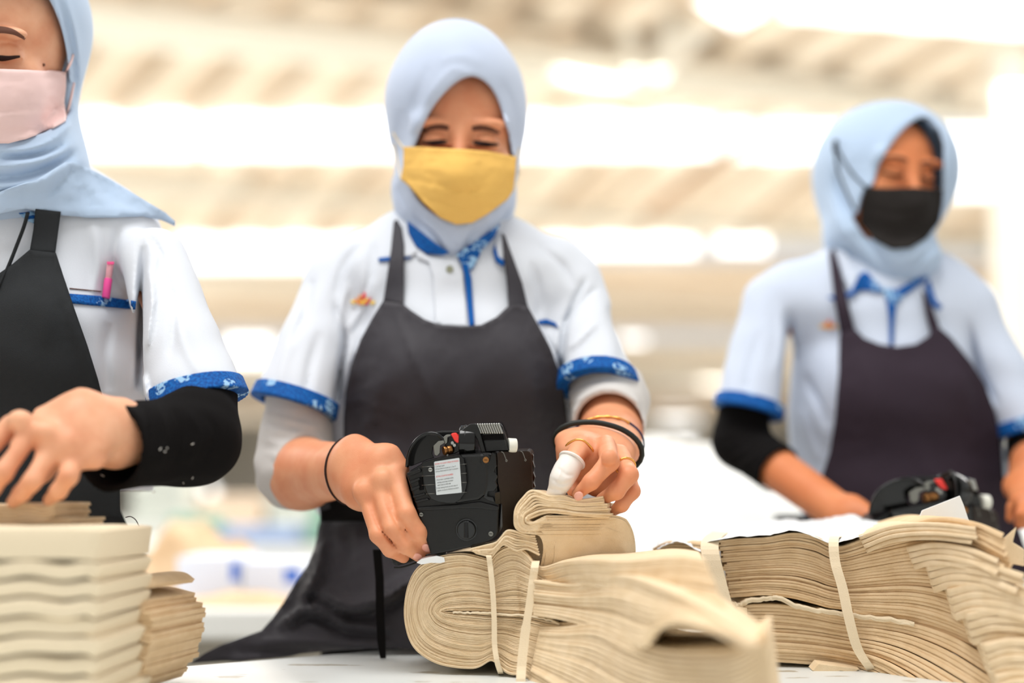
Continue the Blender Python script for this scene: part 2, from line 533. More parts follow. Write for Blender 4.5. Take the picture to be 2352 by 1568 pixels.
M['tan'] = mat('beige_cloth', (236, 213, 179), 0.95, 0.1, bump=0.6, bscale=900, rgb2=(228, 203, 166), vscale=60)
M['tan_l'] = mat('cream_cloth', (234, 217, 187), 0.95, 0.1, bump=0.3, bscale=700)
M['tan_d'] = mat('brown_beige_cloth', (230, 202, 164), 0.95, 0.1, bump=0.5, bscale=900, rgb2=(220, 190, 150), vscale=50)
M['tape'] = mat('cloth_tape', (238, 220, 190), 0.95, 0.1, bump=0.4, bscale=1000)
M['paper'] = mat('white_paper', (236, 238, 238), 0.6)
# ================================================================ people
def frame(yaw=0, pitch=0, roll=0):
    """rows: right, back, up of a head; zero angles = facing the lens, upright"""
    cy, sy = math.cos(yaw), math.sin(yaw); cp, sp = math.cos(pitch), math.sin(pitch); cr, sr = math.cos(roll), math.sin(roll)
    Rz = A([[cy, -sy, 0], [sy, cy, 0], [0, 0, 1]]); Rx = A([[1, 0, 0], [0, cp, -sp], [0, sp, cp]]); Ry = A([[cr, 0, sr], [0, 1, 0], [-sr, 0, cr]])
    return (Rz @ Ry @ Rx).T

class Head:
    """local frame: x right in the picture, y back, z up; origin between the temples at eye height"""
    def __init__(s, o, fr, sc=1.0, top=0.0): s.o, s.fr, s.sc, s.top = A(o), fr, sc, top
    def w(s, x, y, z): return s.o + (A([x, y, z]) * s.sc) @ s.fr
    def e(s, c, r, op='u', k=0.015): return ell(s.w(*c), A(r) * s.sc, s.fr, op, k)
    def c(s, a, b, ra, rb, op='u', k=0.01): return cap(s.w(*a), s.w(*b), ra * s.sc, rb * s.sc, op, k)
    def items(s):
        I = [s.e((0, .012, .035 - s.top / 2), (.072, .090, .088 - s.top / 2)),
             s.e((0, -.035, .033 - s.top / 2), (.059, .055, .058 - s.top / 3), k=.03),
             s.e((0, -.028, -.045), (.058, .060, .062), k=.03),
             s.e((0, -.055, -.088), (.026, .030, .022), k=.03)]
        for q in (-1, 1):
            I += [s.e((q * .036, -.062, -.028), (.026, .026, .026), k=.02),                       # cheek
                  s.e((q * .033, -.088, .022), (.021, .010, .0075), k=.007, op='u'),              # brow bone
                  s.e((q * .031, -.098, .002), (.019, .012, .012), op='s', k=.012),               # socket
                  s.e((q * .031, -.0765, .002), (.0150, .0150, .0125), k=.004),                   # lid over the eye
                  s.c((q * .017, -.091, -.0035), (q * .046, -.080, -.0015), .0022, .0016, k=.003), # lower lid
                  s.e((q * .010, -.098, -.040), (.008, .009, .007), k=.006)]                      # nostril wing
        I += [s.c((0, -.086, .016), (0, -.108, -.034), .0065, .0095, k=.014),
              s.e((0, -.090, -.066), (.023, .010, .006), k=.006), s.e((0, -.088, -.076), (.020, .010, .006), k=.006)]
        return I

def arc_strip(name, field, h, pts, wid, mat_, parent, d0, d1, off=0.0006, thick=0.0012):
    """a small flat shape given in head coordinates, laid on the face"""
    px, py, _ = proj(A([h.w(*p) for p in pts]))
    L = smooth_line(np.stack([px, py], 1), 5)
    t = np.linspace(0, 1, len(L)); w = np.interp(t, [0, .25, .6, 1], wid)
    tn = np.gradient(L, axis=0); tn /= np.linalg.norm(tn, axis=1)[:, None] + 1e-9; nn = np.stack([-tn[:, 1], tn[:, 0]], 1)
    poly = np.concatenate([L + nn * w[:, None] / 2, (L - nn * w[:, None] / 2)[::-1]])
    return drape(name, poly, field, mat_, parent, off, thick, 3.0, d0, d1)

def petals(parent, field, cx, cy, s, d0, d1, cols, off=0.0035):
    """small embroidered flower-like emblem of slanted petals"""
    spec = [(-1.0, .15, -62, .55, 0), (-.62, .0, -38, .6, 1), (-.25, -.25, -16, .75, 1), (.12, -.45, 8, .85, 2), (.35, .0, 22, .55, 0),
            (.62, -.05, 40, .6, 2), (1.0, .2, 62, .55, 0), (-.35, .25, -60, .45, 1), (.0, .2, 0, .5, 0), (.4, .28, 60, .45, 2)]
    for x, y, a, l, c in spec:
        a = math.radians(a); ca, sa = math.cos(a), math.sin(a); L = l * s; w = .17 * s
        q = [(0, -L / 2), (w, -L * .1), (w * .7, L / 2), (-w * .7, L / 2), (-w, -L * .1)]
        poly = [(cx + x * s + u * ca - v * sa, cy + y * s + u * sa + v * ca) for u, v in q]
        yield drape('petal', poly, field, M[cols[c]], parent, off, 0.0008, 4.0, d0, d1)

def finger(pts, rs, k=0.004):
    """joints as (px, py, distance), radii in photo pixels"""
    w = [P(*p) for p in pts]; r = [R_(q, p[2]) for q, p in zip(rs, pts)]
    return tube(w, r, k=k)

def nail(tip, prev, wid, side, mat_, parent, field, d0=1.1, d1=1.7):
    pass

def ring3(c, n, r, squash=1.0, wdir=None, m=40, wav=0.0):
    n = unit(n); a = unit(np.cross(n, [0, 0, 1] if wdir is None else wdir)); b = np.cross(n, a)
    return [A(c) + r * (math.cos(t) * a + squash * math.sin(t) * b) for t in np.linspace(0, 2 * math.pi, m, endpoint=False)]

def ring_on(field, c, n, m=36, off=0.001, rmax=0.09, a0=None):
    """closed line hugging a limb: section of the field by the plane through c with normal n"""
    n = unit(n); a = unit(np.cross(n, [0, 0, 1] if abs(n[2]) < .9 else [1, 0, 0])); b = np.cross(n, a); out = []
    rs = np.linspace(0.001, rmax, 120)
    for t in np.linspace(0, 2 * math.pi, m, endpoint=False):
        dr = math.cos(t) * a + math.sin(t) * b
        v = field.eval(A(c) + rs[:, None] * dr); i = np.nonzero(v > off)[0]
        out.append(A(c) + dr * (rs[i[0]] if len(i) else rmax))
    out = A(out)
    return (out + np.roll(out, 1, 0) + np.roll(out, -1, 0)) / 3

def cr(line, w, amp): return crease(line, w * .85, amp * 1.6)

def trousers(x, y, root):
    I = []
    for q in (-1, 1):
        X = x + q * .08
        I += [cap((X, y, .90), (X, y + .02, .45), .092, .070, k=.03), cap((X, y + .02, .45), (X, y + .04, .11), .070, .058, k=.02)]
    f = Field(I + [half((0, 0, .075), (0, 0, -1)), half((0, 0, .93), (0, 0, 1))])
    sdf_obj('trousers', f, .008, M['black'], root, bounds=((x - .22, y - .16, .04), (x + .22, y + .18, .97)))

def cuffn(v, t):
    """opening direction of a sleeve: along v in the picture plane, turned t towards the lens"""
    v = A(v, float); v = unit(v - (v @ VIEW) * VIEW)
    return unit(v - VIEW * t)
def cutcap(a, b, ra, rb, c, n, k=.02):
    """sleeve that ends at the plane through c"""
    q = cap(a, b, ra, rb)
    return Item(lambda p: np.maximum(q.fn(p), (p - c) @ n), 'u', k)
def build_center():
    root = empty('person', (-0.06, 1.72, 0.0), 'person in yellow face mask and charcoal apron, gripping the label gun on the beige bundle', 'person')
    # ---------------- head
    h = Head(P(1060, 350, 1.752), frame(0.02, 0.10, 0.02), 0.98)
    HD = h.items()
    neck = [cap(P(1055, 420, 1.79), P(1045, 600, 1.76), .052, .056, k=.02)]
    tors = [ecap(P(1045, 690, 1.76), P(1045, 1180, 1.72), .080, .085, RIGHT, 1.35, k=.04),
            ecap(P(830, 650, 1.76), P(1265, 660, 1.76), .040, .040, UPV, 1.0, k=.05)]
    # forearms and hands -------------------------------------------------
    # her right arm (left in the picture): elbow, wrist, gripping hand
    armL = [cap(P(765, 700, 1.74), P(668, 1040, 1.66), .026, .034, k=.02),
            cap(P(672, 1085, 1.635), P(700, 1087, 1.61), R_(70, 1.63), R_(72, 1.6), k=.02),
            ecap(P(690, 1087, 1.615), P(812, 1078, 1.475), R_(70, 1.6), R_(52, 1.475), UPV, 1.14, k=.02)]
    hL = [ecap(P(815, 1079, 1.475), P(868, 1090, 1.445), .0200, .0170, UPV, 1.7, k=.02),
          ecap(P(868, 1085, 1.446), P(893, 1108, 1.44), .0150, .0135, unit(A([.45, 0, .9])), 2.1, k=.015),
          cap(P(835, 1120, 1.452), P(868, 1130, 1.438), .018, .013, k=.02)]
    hL += finger([(908, 1090, 1.432), (934, 1180, 1.402), (961, 1222, 1.404), (984, 1257, 1.418)], [22.5, 21, 19, 14.5], .004)
    hL += finger([(868, 1110, 1.430), (900, 1213, 1.399), (930, 1252, 1.402), (962, 1276, 1.417)], [22.5, 20.5, 18.5, 14.5], .004)
    hL += finger([(838, 1128, 1.434), (868, 1228, 1.404), (896, 1262, 1.406), (927, 1280, 1.420)], [21, 18.5, 16.5, 13.5], .004)
    hL += finger([(900, 1078, 1.452), (925, 1112, 1.470), (955, 1150, 1.475)], [20, 17, 14])                 # index, behind the tool
    hL += finger([(850, 1055, 1.475), (885, 1066, 1.498), (912, 1086, 1.512)], [22, 17, 13])                # thumb, behind the tool
    hL += [ecap(P(880, 1165, 1.426), P(935, 1255, 1.428), .0085, .0070, RIGHT, 2.2, k=.003)]
    # knuckle bumps
    hL += [ell(P(833, 1128, 1.424), (.010, .008, .010), k=.008), ell(P(880, 1100, 1.421), (.010, .008, .010), k=.008)]
    hL += [crease([(884, 1062), (905, 1098), (922, 1130)], 3.0, -.0004),
           crease([(884, 1142), (900, 1180), (925, 1225), (950, 1258)], 3.0, -.0022, dmax=1.425), crease([(848, 1150), (868, 1205), (900, 1245), (925, 1268)], 3.0, -.0022, dmax=1.425)]
    for cx, cy in ((930, 1186), (896, 1222), (866, 1236)):
        for q in (-6, 0, 6): hL += [crease([(cx - 11, cy + q + 3), (cx, cy + q - 1), (cx + 12, cy + q - 5)], 1.7, -.0005)]
    # her left arm (right in the picture)
    armR = [cap(P(1325, 700, 1.74), P(1405, 960, 1.64), .026, .035, k=.02),
            ecap(P(1405, 985, 1.615), P(1392, 1030, 1.52), R_(66, 1.6), R_(60, 1.52), RIGHT, 1.12, k=.02),
            ecap(P(1392, 1020, 1.53), P(1372, 1032, 1.482), .0215, .0190, RIGHT, 1.55, k=.02)]
    hR = [ecap(P(1362, 1028, 1.475), P(1366, 1046, 1.44), .0190, .0150, unit(A([1, 0, -.25])), 2.15, k=.016),
          ell(P(1330, 1050, 1.452), (.020, .016, .022), k=.015)]
    hR += [ell(P(1385, 1098, 1.448), (.026, .012, .020), k=.012), ell(P(1412, 1120, 1.442), (.014, .010, .012), k=.01)]
    hR += finger([(1338, 1024, 1.440), (1311, 1060, 1.402), (1292, 1098, 1.395), (1275, 1138, 1.405)], [25, 20.5, 17, 12])     # index in the cot
    hR += finger([(1392, 1020, 1.442), (1400, 1060, 1.395), (1358, 1106, 1.384), (1326, 1134, 1.396)], [22, 22, 18.5, 13.5]) # middle
    hR += finger([(1425, 1040, 1.445), (1444, 1090, 1.405), (1415, 1128, 1.400), (1382, 1146, 1.412)], [20, 22, 19, 14])     # ring
    hR += finger([(1440, 1075, 1.452), (1453, 1128, 1.425), (1428, 1160, 1.418), (1405, 1176, 1.425)], [17, 17, 15, 11])   # little
    hR += finger([(1304, 1055, 1.458), (1306, 1095, 1.448), (1318, 1130, 1.432)], [25, 19, 15])     # thumb
    hR += [ell(P(1400, 1050, 1.380), (.0085, .007, .0085), k=.006), crease([(1426, 1078), (1412, 1110), (1398, 1125)], 2.4, -.0012, dmax=1.44), crease([(1452, 1098), (1462, 1112), (1456, 1128)], 1.6, -.0006), crease([(1455, 1110), (1463, 1120)], 1.6, -.0006),
           crease([(1362, 1040), (1352, 1055)], 4, -.0012)]
    legs = []
    for q in (-1, 1):
        x = -0.07 + q * .08
        legs += [cap((x, 1.78, .85), (x, 1.80, .45), .075, .055, k=.03), cap((x, 1.80, .45), (x, 1.82, .10), .052, .036, k=.02), ecap((x, 1.83, .045), (x, 1.68, .032), .036, .028, RIGHT, 1.25, k=.02)]
    body = Field(HD + neck + tors + armL + hL + armR + hR + legs)
    lo = body_bounds = ((-.40, 1.34, 0.0), (.24, 1.95, 1.52))
    trousers(-.07, 1.78, root)
    bo = sdf_obj('body', body, .0022, M['skin_c'], root, bounds=body_bounds)
    face = Field(HD)
    for q in (-1, 1):
        arc_strip('eyebrow', face, h, [(q * .014, -.094, .0150), (q * .024, -.092, .0165), (q * .036, -.086, .0160), (q * .047, -.078, .013)], [10, 13, 11, 5], M['brow'], bo, 1.5, 1.9, .0004)
        arc_strip('eyelash', face, h, [(q * .016, -.09, .0000), (q * .024, -.095, -.0025), (q * .034, -.095, -.0035), (q * .046, -.085, -.0015)], [6, 13, 13, 5], M['lash'], bo, 1.5, 1.9, .0006)
    # ---------------- hijab
    hood = Field([ell(P(1047, 238, 1.765), (.0825, .122, .100), k=.02),
                  ecap(P(1047, 250, 1.755), P(1045, 455, 1.755), .078, .074, VIEW, 1.25, k=.03),
                  ecap(P(1045, 440, 1.745), P(1046, 560, 1.735), .066, .036, VIEW, 1.2, k=.03),
                  ell(P(1050, 540, 1.69), (.042, .03, .035), k=.02)])
    opening = [(1088, 174), (1060, 181), (1030, 203), (1000, 240), (975, 284), (957, 325), (951, 345), (938, 360), (936, 400), (950, 440), (975, 472), (1012, 500), (1050, 511), (1085, 506),
               (1122, 486), (1158, 452), (1176, 415), (1180, 372), (1172, 345), (1163, 290), (1146, 235), (1122, 195)]
    hood.add(Item(lambda p: face.eval(p) - .005, 'u', .012)); hood.add(pxprism(smooth_line(opening, 3, True), 1.3, 1.75, k=.004))
    hood.add(wrinkle(.0008, .06, 8), crease([(1090, 178), (1040, 160), (990, 215), (955, 290), (938, 345)], 9, .0018), crease([(925, 250), (915, 330), (918, 400)], 14, -.003),
             crease([(985, 150), (955, 230), (940, 300)], 12, -.002), crease([(1155, 190), (1180, 260), (1184, 330)], 12, -.002),
             crease([(1010, 140), (1060, 128), (1110, 145)], 12, .0012), crease([(1170, 480), (1130, 530), (1075, 575)], 9, -.005),
             crease([(915, 420), (940, 490), (1000, 545), (1020, 590)], 9, -.006), crease([(905, 400), (925, 470), (975, 530), (1005, 580)], 8, .003), crease([(970, 505), (1010, 540), (1035, 585)], 7, .004),
             crease([(1110, 520), (1080, 545), (1068, 590)], 8, -.005), crease([(1140, 520), (1100, 550), (1080, 580)], 6, .003), crease([(900, 330), (905, 400), (925, 480)], 7, -.003), crease([(1192, 380), (1180, 450), (1150, 510)], 6, -.003))
    sdf_obj('hijab', hood, .0025, M['hijab'], root, bounds=((-.18, 1.58, 1.17), (.06, 1.95, 1.56)))
    sdf_obj('undercap', Field([h.e((0, .004, .040), (.0765, .094, .092)), half(h.w(0, -.05, .066), h.w(0, -.05, .066) - h.w(0, -.02, .09))]), .004, M['black'], root, bounds=((-.18, 1.58, 1.25), (.06, 1.9, 1.56)))
    # ---------------- mask
    mk = Field(HD + [h.e((0, -.070, -.045), (.057, .044, .062), k=.02), h.c((0, -.098, -.012), (0, -.112, -.045), .010, .012, k=.02)])
    mk.add(Field([Item(lambda p: hood.eval(p) - .001, 'u', .01)]))
    mpoly = [(927, 337), (965, 337), (1010, 340), (1060, 342), (1120, 347), (1187, 360), (1184, 400), (1178, 440), (1166, 458), (1120, 492), (1085, 512), (1048, 516), (1010, 500), (970, 462), (940, 428), (921, 412), (926, 380)]
    mo = drape('face_mask', mpoly, mk, M['yellow'], root, .003, .0015, 7, 1.5, 1.9, relax=8,
               folds=[crease([(925, 405), (990, 420), (1060, 440), (1120, 432), (1182, 425)], 5, -.0022), crease([(925, 412), (990, 428), (1060, 450), (1120, 440), (1182, 432)], 4, .0014),
                      crease([(950, 452), (1010, 465), (1060, 480), (1130, 472)], 5, -.002), crease([(930, 352), (1050, 358), (1182, 374)], 3, -.001),
                      crease([(975, 385), (1030, 395)], 6, .0014), crease([(1075, 450), (1140, 425)], 6, .0012)])
    hf = Field([Item(hood.eval, 'u', 0)])
    for pts in ([(929, 342), (915, 325), (903, 305)], [(922, 412), (918, 395), (905, 330)], [(1186, 362), (1190, 352), (1193, 340)], [(1178, 438), (1188, 410), (1192, 385)]):
        w = [surf(hf, x, y, 1.5, 1.95, .0015, 1.74) for x, y in smooth_line(pts, 4)]
        tube_mesh('ear_loop', w, .0013, M['tape'], mo, 6)
    # ---------------- shirt
    cuffLn = cuffn(P(664, 935, 1.60) - P(735, 690, 1.60), .24)
    cuffRn = cuffn(P(1388, 880, 1.60) - P(1388, 690, 1.60), .60)
    cL, cR = P(676, 927, 1.625), P(1388, 880, 1.635)
    torso = [ecap(P(1045, 690, 1.75), P(1045, 1230, 1.70), .095, .098, RIGHT, 1.32, k=.04),
             ecap(P(835, 640, 1.755), P(1265, 650, 1.755), .056, .056, UPV, 1.0, k=.05),
             cap(P(815, 820, 1.735), P(800, 1120, 1.725), .046, .048, k=.03), cap(P(1268, 800, 1.735), P(1285, 1120, 1.725), .044, .046, k=.03), ell(P(960, 850, 1.66), (.06, .045, .06), k=.05), ell(P(1130, 850, 1.66), (.06, .045, .06), k=.05),
             cap(P(960, 570, 1.77), P(1125, 580, 1.77), .052, .050, k=.04)]
    slL = cutcap(P(765, 655, 1.745), cL + cuffLn * .05, R_(66, 1.74), R_(104, 1.62), cL, cuffLn)
    slR = cutcap(P(1322, 665, 1.745), cR + cuffRn * .05, R_(68, 1.74), R_(93, 1.63), cR, cuffRn)
    arm_in = [(P(765, 655, 1.745), cL + cuffLn * .05, R_(66, 1.74), R_(104, 1.62), cL, cuffLn), (P(1322, 665, 1.745), cR + cuffRn * .05, R_(68, 1.74), R_(93, 1.63), cR, cuffRn)]
    shirt = Field(torso + [slL, slR])
    shirt.add(wrinkle(.0016, .055, 3), cr([(720, 640), (700, 720), (665, 790)], 12, -.004), cr([(860, 560), (850, 640), (830, 720)], 12, -.003), cr([(1220, 600), (1240, 680), (1235, 730)], 12, -.003), cr([(770, 700), (790, 780), (780, 860), (770, 930)], 10, -.006), cr([(800, 650), (782, 720), (785, 800)], 9, .003),
              cr([(1285, 900), (1290, 820), (1300, 740), (1345, 640)], 9, -.005), cr([(1295, 740), (1340, 690), (1370, 660)], 8, -.003), cr([(1310, 800), (1370, 740)], 9, .003),
              cr([(830, 560), (790, 610), (770, 680)], 12, -.003), cr([(860, 640), (835, 700), (800, 760)], 9, .002), cr([(700, 700), (660, 800), (640, 880)], 16, .003), cr([(735, 760), (710, 850), (700, 930)], 14, -.003),
              cr([(1400, 700), (1420, 780), (1440, 840)], 14, -.003), cr([(1230, 560), (1290, 610), (1320, 660)], 12, -.0025), cr([(830, 770), (810, 850), (795, 950)], 8, -.003), cr([(1250, 770), (1285, 830), (1300, 890)], 6, -.002))
    for a, b, ra, rb, c, n in arm_in:
        base = cap(a, b, ra - .0082, rb - .0082)
        def hol(p, base=base, c=c, n=n): return np.maximum(base.fn(p), -((p - c) @ n) - .035)
        shirt.add(Item(hol, 's', .001))
    so = sdf_obj('shirt', shirt, .0028, M['shirt'], root, bounds=((-.42, 1.46, .93), (.26, 1.92, 1.30)))
    # batik cuffs
    for a, b, ra, rb, c, n, wdt in ((P(765, 655, 1.745), cL + cuffLn * .05, R_(66, 1.74), R_(104, 1.62), cL, cuffLn, .0165), (P(1322, 665, 1.745), cR + cuffRn * .05, R_(68, 1.74), R_(93, 1.63), cR, cuffRn, .0165)):
        o_ = cap(a, b, ra + .0040, rb + .0040); i_ = cap(a, b, ra - .0095, rb - .0095)
        f_ = Field([Item(o_.fn, 'u', 0), half(c + n * .002, n, k=.0005), half(c - n * wdt, -n, k=.0005), Item(lambda p, i_=i_: i_.fn(p), 's', .0005)])
        sdf_obj('sleeve_cuff', f_, .0016, M['batik'], so, bounds=(c - .11, c + .11))
    SH = shirt
    # collar, placket, trims
    drape('collar', [(917, 512), (932, 515), (950, 555), (962, 575), (945, 588), (922, 590)], SH, M['shirt'], so, .004, .002, 6, 1.5, 1.9)
    drape('collar', [(1148, 530), (1160, 540), (1155, 610), (1146, 596), (1137, 560), (1140, 545)], SH, M['shirt'], so, .004, .002, 6, 1.5, 1.9)
    drape('collar_lining', [(935, 508), (1000, 560), (1032, 580), (1018, 586), (980, 583), (955, 566), (938, 535)], Field(SH.items + hood.items[:4]), M['batik'], so, .003, .002, 6, 1.5, 1.9)
    drape('collar_lining', [(1150, 512), (1136, 545), (1108, 572), (1100, 590), (1085, 620), (1062, 610), (1048, 586), (1068, 570), (1100, 550), (1128, 530)], Field(SH.items + hood.items[:4]), M['batik'], so, .003, .002, 6, 1.5, 1.9)
    drape('placket', [(1058, 598), (1075, 606), (1083, 640), (1086, 690), (1090, 745), (1078, 752), (1072, 690), (1066, 630)], SH, M['blue'], so, .004, .0015, 6, 1.5, 1.9)
    drape('button_band', [(948, 560), (965, 572), (985, 588), (1030, 590), (1050, 600), (1062, 625), (1068, 690), (1073, 750), (1000, 745), (995, 640), (985, 602), (958, 592)], SH, M['shirt'], so, .0035, .002, 6, 1.5, 1.9)
    drape('collar_trim', [(869, 592), (895, 589), (935, 583), (950, 568), (954, 578), (942, 592), (900, 598), (869, 600)], SH, M['blue'], so, .0035, .0015, 5, 1.5, 1.9)
    drape('collar_trim', [(1137, 560), (1144, 588), (1160, 600), (1156, 612), (1139, 600), (1132, 575)], SH, M['blue'], so, .0055, .0015, 5, 1.5, 1.9)
    drape('pocket_trim', [(1237, 736), (1255, 732), (1275, 740), (1282, 752), (1262, 744), (1240, 744)], SH, M['blue'], so, .003, .0015, 5, 1.5, 1.9)
    b = surf(SH, 1033, 618, 1.5, 1.9, .004); cyl('button', b, b - VIEW * .002, .0042, .0042, M['button'], so, 20)
    em = None
    for p_ in petals(so, SH, 833, 690, 23, 1.5, 1.9, ['yel', 'orange', 'red'], .003):
        p_.name = 'emblem_petal'
    # ---------------- undersleeves
    kn = [wrinkle(.0012, .03, 5, (0, 0, 2))]
    for q in range(4): kn.append(crease([(605, 950 + q * 30), (660, 965 + q * 28), (745, 985 + q * 18)], 7, .0016))
    for q in range(5): kn.append(crease([(1305, 905 + q * 20), (1390, 880 + q * 20), (1468, 905 + q * 22)], 6, .0013))
    nL = unit(P(812, 1078, 1.475) - P(690, 1087, 1.615))
    usL = Field([cap(P(690, 860, 1.66), P(678, 1020, 1.645), R_(76, 1.66), R_(75, 1.64)), cap(P(678, 1020, 1.645), P(672, 1085, 1.635), R_(75, 1.64), R_(76, 1.63), k=.02),
                 cap(P(672, 1085, 1.635), P(760, 1083, 1.53), R_(76, 1.63), R_(72, 1.53), k=.02)] + kn[:5] + [half(P(698, 1086, 1.60), nL, k=.0015), half(cL - cuffLn * .022, -cuffLn, k=.001)])
    usL.add(Item(cap(P(672, 1085, 1.635), P(780, 1081, 1.51), R_(72, 1.63), R_(69, 1.52)).fn, 's', .0008))
    sdf_obj('undersleeve', usL, .0022, M['grey_knit'], root, bounds=((-.36, 1.48, .92), (-.16, 1.76, 1.14)))
    nR = unit(P(1385, 1030, 1.50) - P(1405, 972, 1.62))
    usR = Field([cap(P(1378, 820, 1.68), P(1400, 920, 1.655), R_(76, 1.68), R_(82, 1.65)), cap(P(1400, 920, 1.655), P(1397, 1000, 1.58), R_(82, 1.65), R_(84, 1.58), k=.02)] + kn[5:] + kn[:1] + [half(P(1402, 968, 1.60), nR, k=.0015), half(cR - cuffRn * .022, -cuffRn, k=.001)])
    usR.add(Item(cap(P(1403, 960, 1.64), P(1392, 1030, 1.50), R_(76, 1.62), R_(76, 1.5)).fn, 's', .0008))
    sdf_obj('undersleeve', usR, .0022, M['grey_knit'], root, bounds=((.02, 1.48, .96), (.22, 1.78, 1.16)))
    # ---------------- jewellery
    BF = Field(armL + hL); w = ring_on(BF, P(800, 1080, 1.485), unit(P(868, 1090, 1.445) - P(720, 1086, 1.58)), 40, .0006, .06)
    tube_mesh('hair_tie', w, .0013, M['brown'] if 'brown' in M else M['lash'], root, 8, True)
    BR = Field(armR + hR)
    w = ring_on(BR, P(1374, 1032, 1.487), unit(A([-.12, -1, -.42])), 44, .004, .07)
    tube_mesh('bangle', w, .0029, M['rubber'], root, 10, True)
    w = ring_on(BR, P(1390, 1012, 1.532), unit(A([-.12, -1, -.42])), 48, .0015, .07)
    tube_mesh('bracelet_cord', w, .0011, M['navy'], root, 6, True)
    w = A(w); up = np.argsort(-w[:, 2])[:1][0]
    seg = [w[(up + i) % len(w)] for i in range(-7, 8)]
    br = tube_mesh('bracelet_chain', seg, [.0012 + .0008 * (i % 3 == 0) for i in range(15)], M['gold'], root, 8)
    for e in (seg[0], seg[-1]):
        for q in range(3): pass
    for c_, n_, rr in ((A(P(1331, 1033, 1.431)), P(1311, 1060, 1.402) - P(1338, 1024, 1.440), .0013), (A(P(1437, 1071, 1.420)), P(1444, 1090, 1.405) - P(1425, 1040, 1.445), .0014)):
        w = ring_on(BR, c_, n_, 32, .0004, .0145)
        tube_mesh('finger_ring', w, rr, M['gold'], root, 10, True)
    # latex finger cot on the index
    cot = Field(finger([(1318, 1050, 1.408), (1300, 1082, 1.399), (1290, 1100, 1.394), (1274, 1140, 1.402)], [30, 27, 24.5, 21], k=.006))
    cot.add(Item(lambda p: np.sqrt(((p - P(1318, 1050, 1.408)) ** 2).sum(1)) - R_(29, 1.41), 'u', .004))
    cn = unit(P(1300, 1082, 1.399) - P(1318, 1050, 1.408)); cot.add(half(P(1313, 1058, 1.405), -cn, k=.001))
    cot.add(crease([(1282, 1075), (1300, 1090), (1318, 1090)], 4, -.0012), crease([(1268, 1100), (1290, 1112), (1312, 1105)], 4, -.0014), crease([(1262, 1122), (1285, 1125), (1300, 1135)], 4, -.001), crease([(1290, 1062), (1285, 1090), (1275, 1110)], 4, .001))
    co = sdf_obj('finger_cot', cot, .0011, M['cot'], root, bounds=(P(1290, 1095, 1.40) - .035, P(1290, 1095, 1.40) + .035))
    ro = ring3(P(1314, 1057, 1.405), cn, R_(29.5, 1.405)); tube_mesh('rolled_rim', ro, .0016, M['cot'], co, 10, True)
    # nails
    for c_, dr, up_, s_ in ((P(1329, 1139, 1.384), P(1326, 1134, 1.396) - P(1358, 1106, 1.384), A([.1, -1, .1]), .0044), (P(980, 1258, 1.408), P(984, 1257, 1.418) - P(961, 1222, 1.404), A([-.1, -1, -.6]), .0048),
                            (P(958, 1278, 1.408), P(962, 1276, 1.417) - P(930, 1252, 1.402), A([-.1, -1, -.6]), .0046)):
        y = unit(dr); z = unit(A(up_) - (A(up_) @ y) * y); x = np.cross(y, z)
        sdf_obj('fingernail', Field([ell(c_, (s_, s_ * 1.3, .0016), A([x, y, z]))]), .0006, M['nail'], bo, bounds=(c_ - .008, c_ + .008))
    # ---------------- apron
    low = Field([ecap(P(1015, 1150, 1.715), P(1000, 1420, 1.72), .100, .118, RIGHT, 1.38, k=.04),
                 ecap(P(1000, 1400, 1.72), P(1000, 2400, 1.80), .120, .12, RIGHT, 1.45, k=.04),
                 cap(P(900, 1420, 1.675), P(560, 1535, 1.625), .065, .022, k=.06), cap(P(930, 1440, 1.66), P(1200, 1500, 1.66), .06, .06, k=.06)])
    AP = Field([Item(shirt.eval, 'u', .02), Item(low.eval, 'u', .03)])
    bib = [(880, 690), (900, 693), (925, 697), (945, 713), (975, 733), (1010, 746), (1060, 750), (1105, 746), (1140, 728), (1168, 702), (1190, 700), (1212, 702), (1240, 752), (1265, 800), (1285, 860), (1300, 930), (1308, 1000), (1312, 1090), (1312, 1190),
           (735, 1200), (735, 1165), (745, 1150), (790, 1140), (789, 1060), (789, 960), (794, 900), (806, 840), (828, 780), (855, 730)]
    fold = [wrinkle(.0022, .09, 12, (1, 0, .2)), crease([(905, 700), (935, 780), (975, 880), (1010, 960)], 10, .003), crease([(1010, 760), (985, 850), (1020, 960)], 20, .002), crease([(1240, 1060), (1225, 900), (1170, 760)], 22, .003), crease([(830, 1000), (860, 930), (880, 850)], 16, .002),
            crease([(1060, 780), (1090, 870), (1100, 950)], 24, -.002), crease([(1292, 900), (1270, 820), (1230, 740)], 7, .003), crease([(905, 1010), (850, 1060), (800, 1110)], 12, .002)]
    ao = drape('apron', bib, AP, M['apron'], root, .006, .002, 10, 1.45, 1.9, relax=25, folds=fold, dlim=1.78)
    TZ = [wrinkle(.002, .07, 14), crease([(700, 1330), (800, 1385), (900, 1360), (980, 1300)], 16, .012), crease([(650, 1400), (760, 1420), (880, 1430)], 14, -.010), crease([(640, 1440), (700, 1400), (770, 1410), (800, 1450)], 12, .012), crease([(740, 1210), (730, 1290), (690, 1370)], 12, .006),
          crease([(790, 1205), (800, 1260), (790, 1330)], 12, -.004), crease([(560, 1480), (680, 1470), (800, 1480), (900, 1478)], 12, .008), crease([(500, 1500), (620, 1495), (720, 1500)], 8, -.006), crease([(720, 1225), (745, 1300), (740, 1360)], 8, .004)]
    for x in range(750, 1000, 17): TZ.append(crease([(x, 1198), (x + 3, 1215), (x + 4, 1250)], 4, .0016))
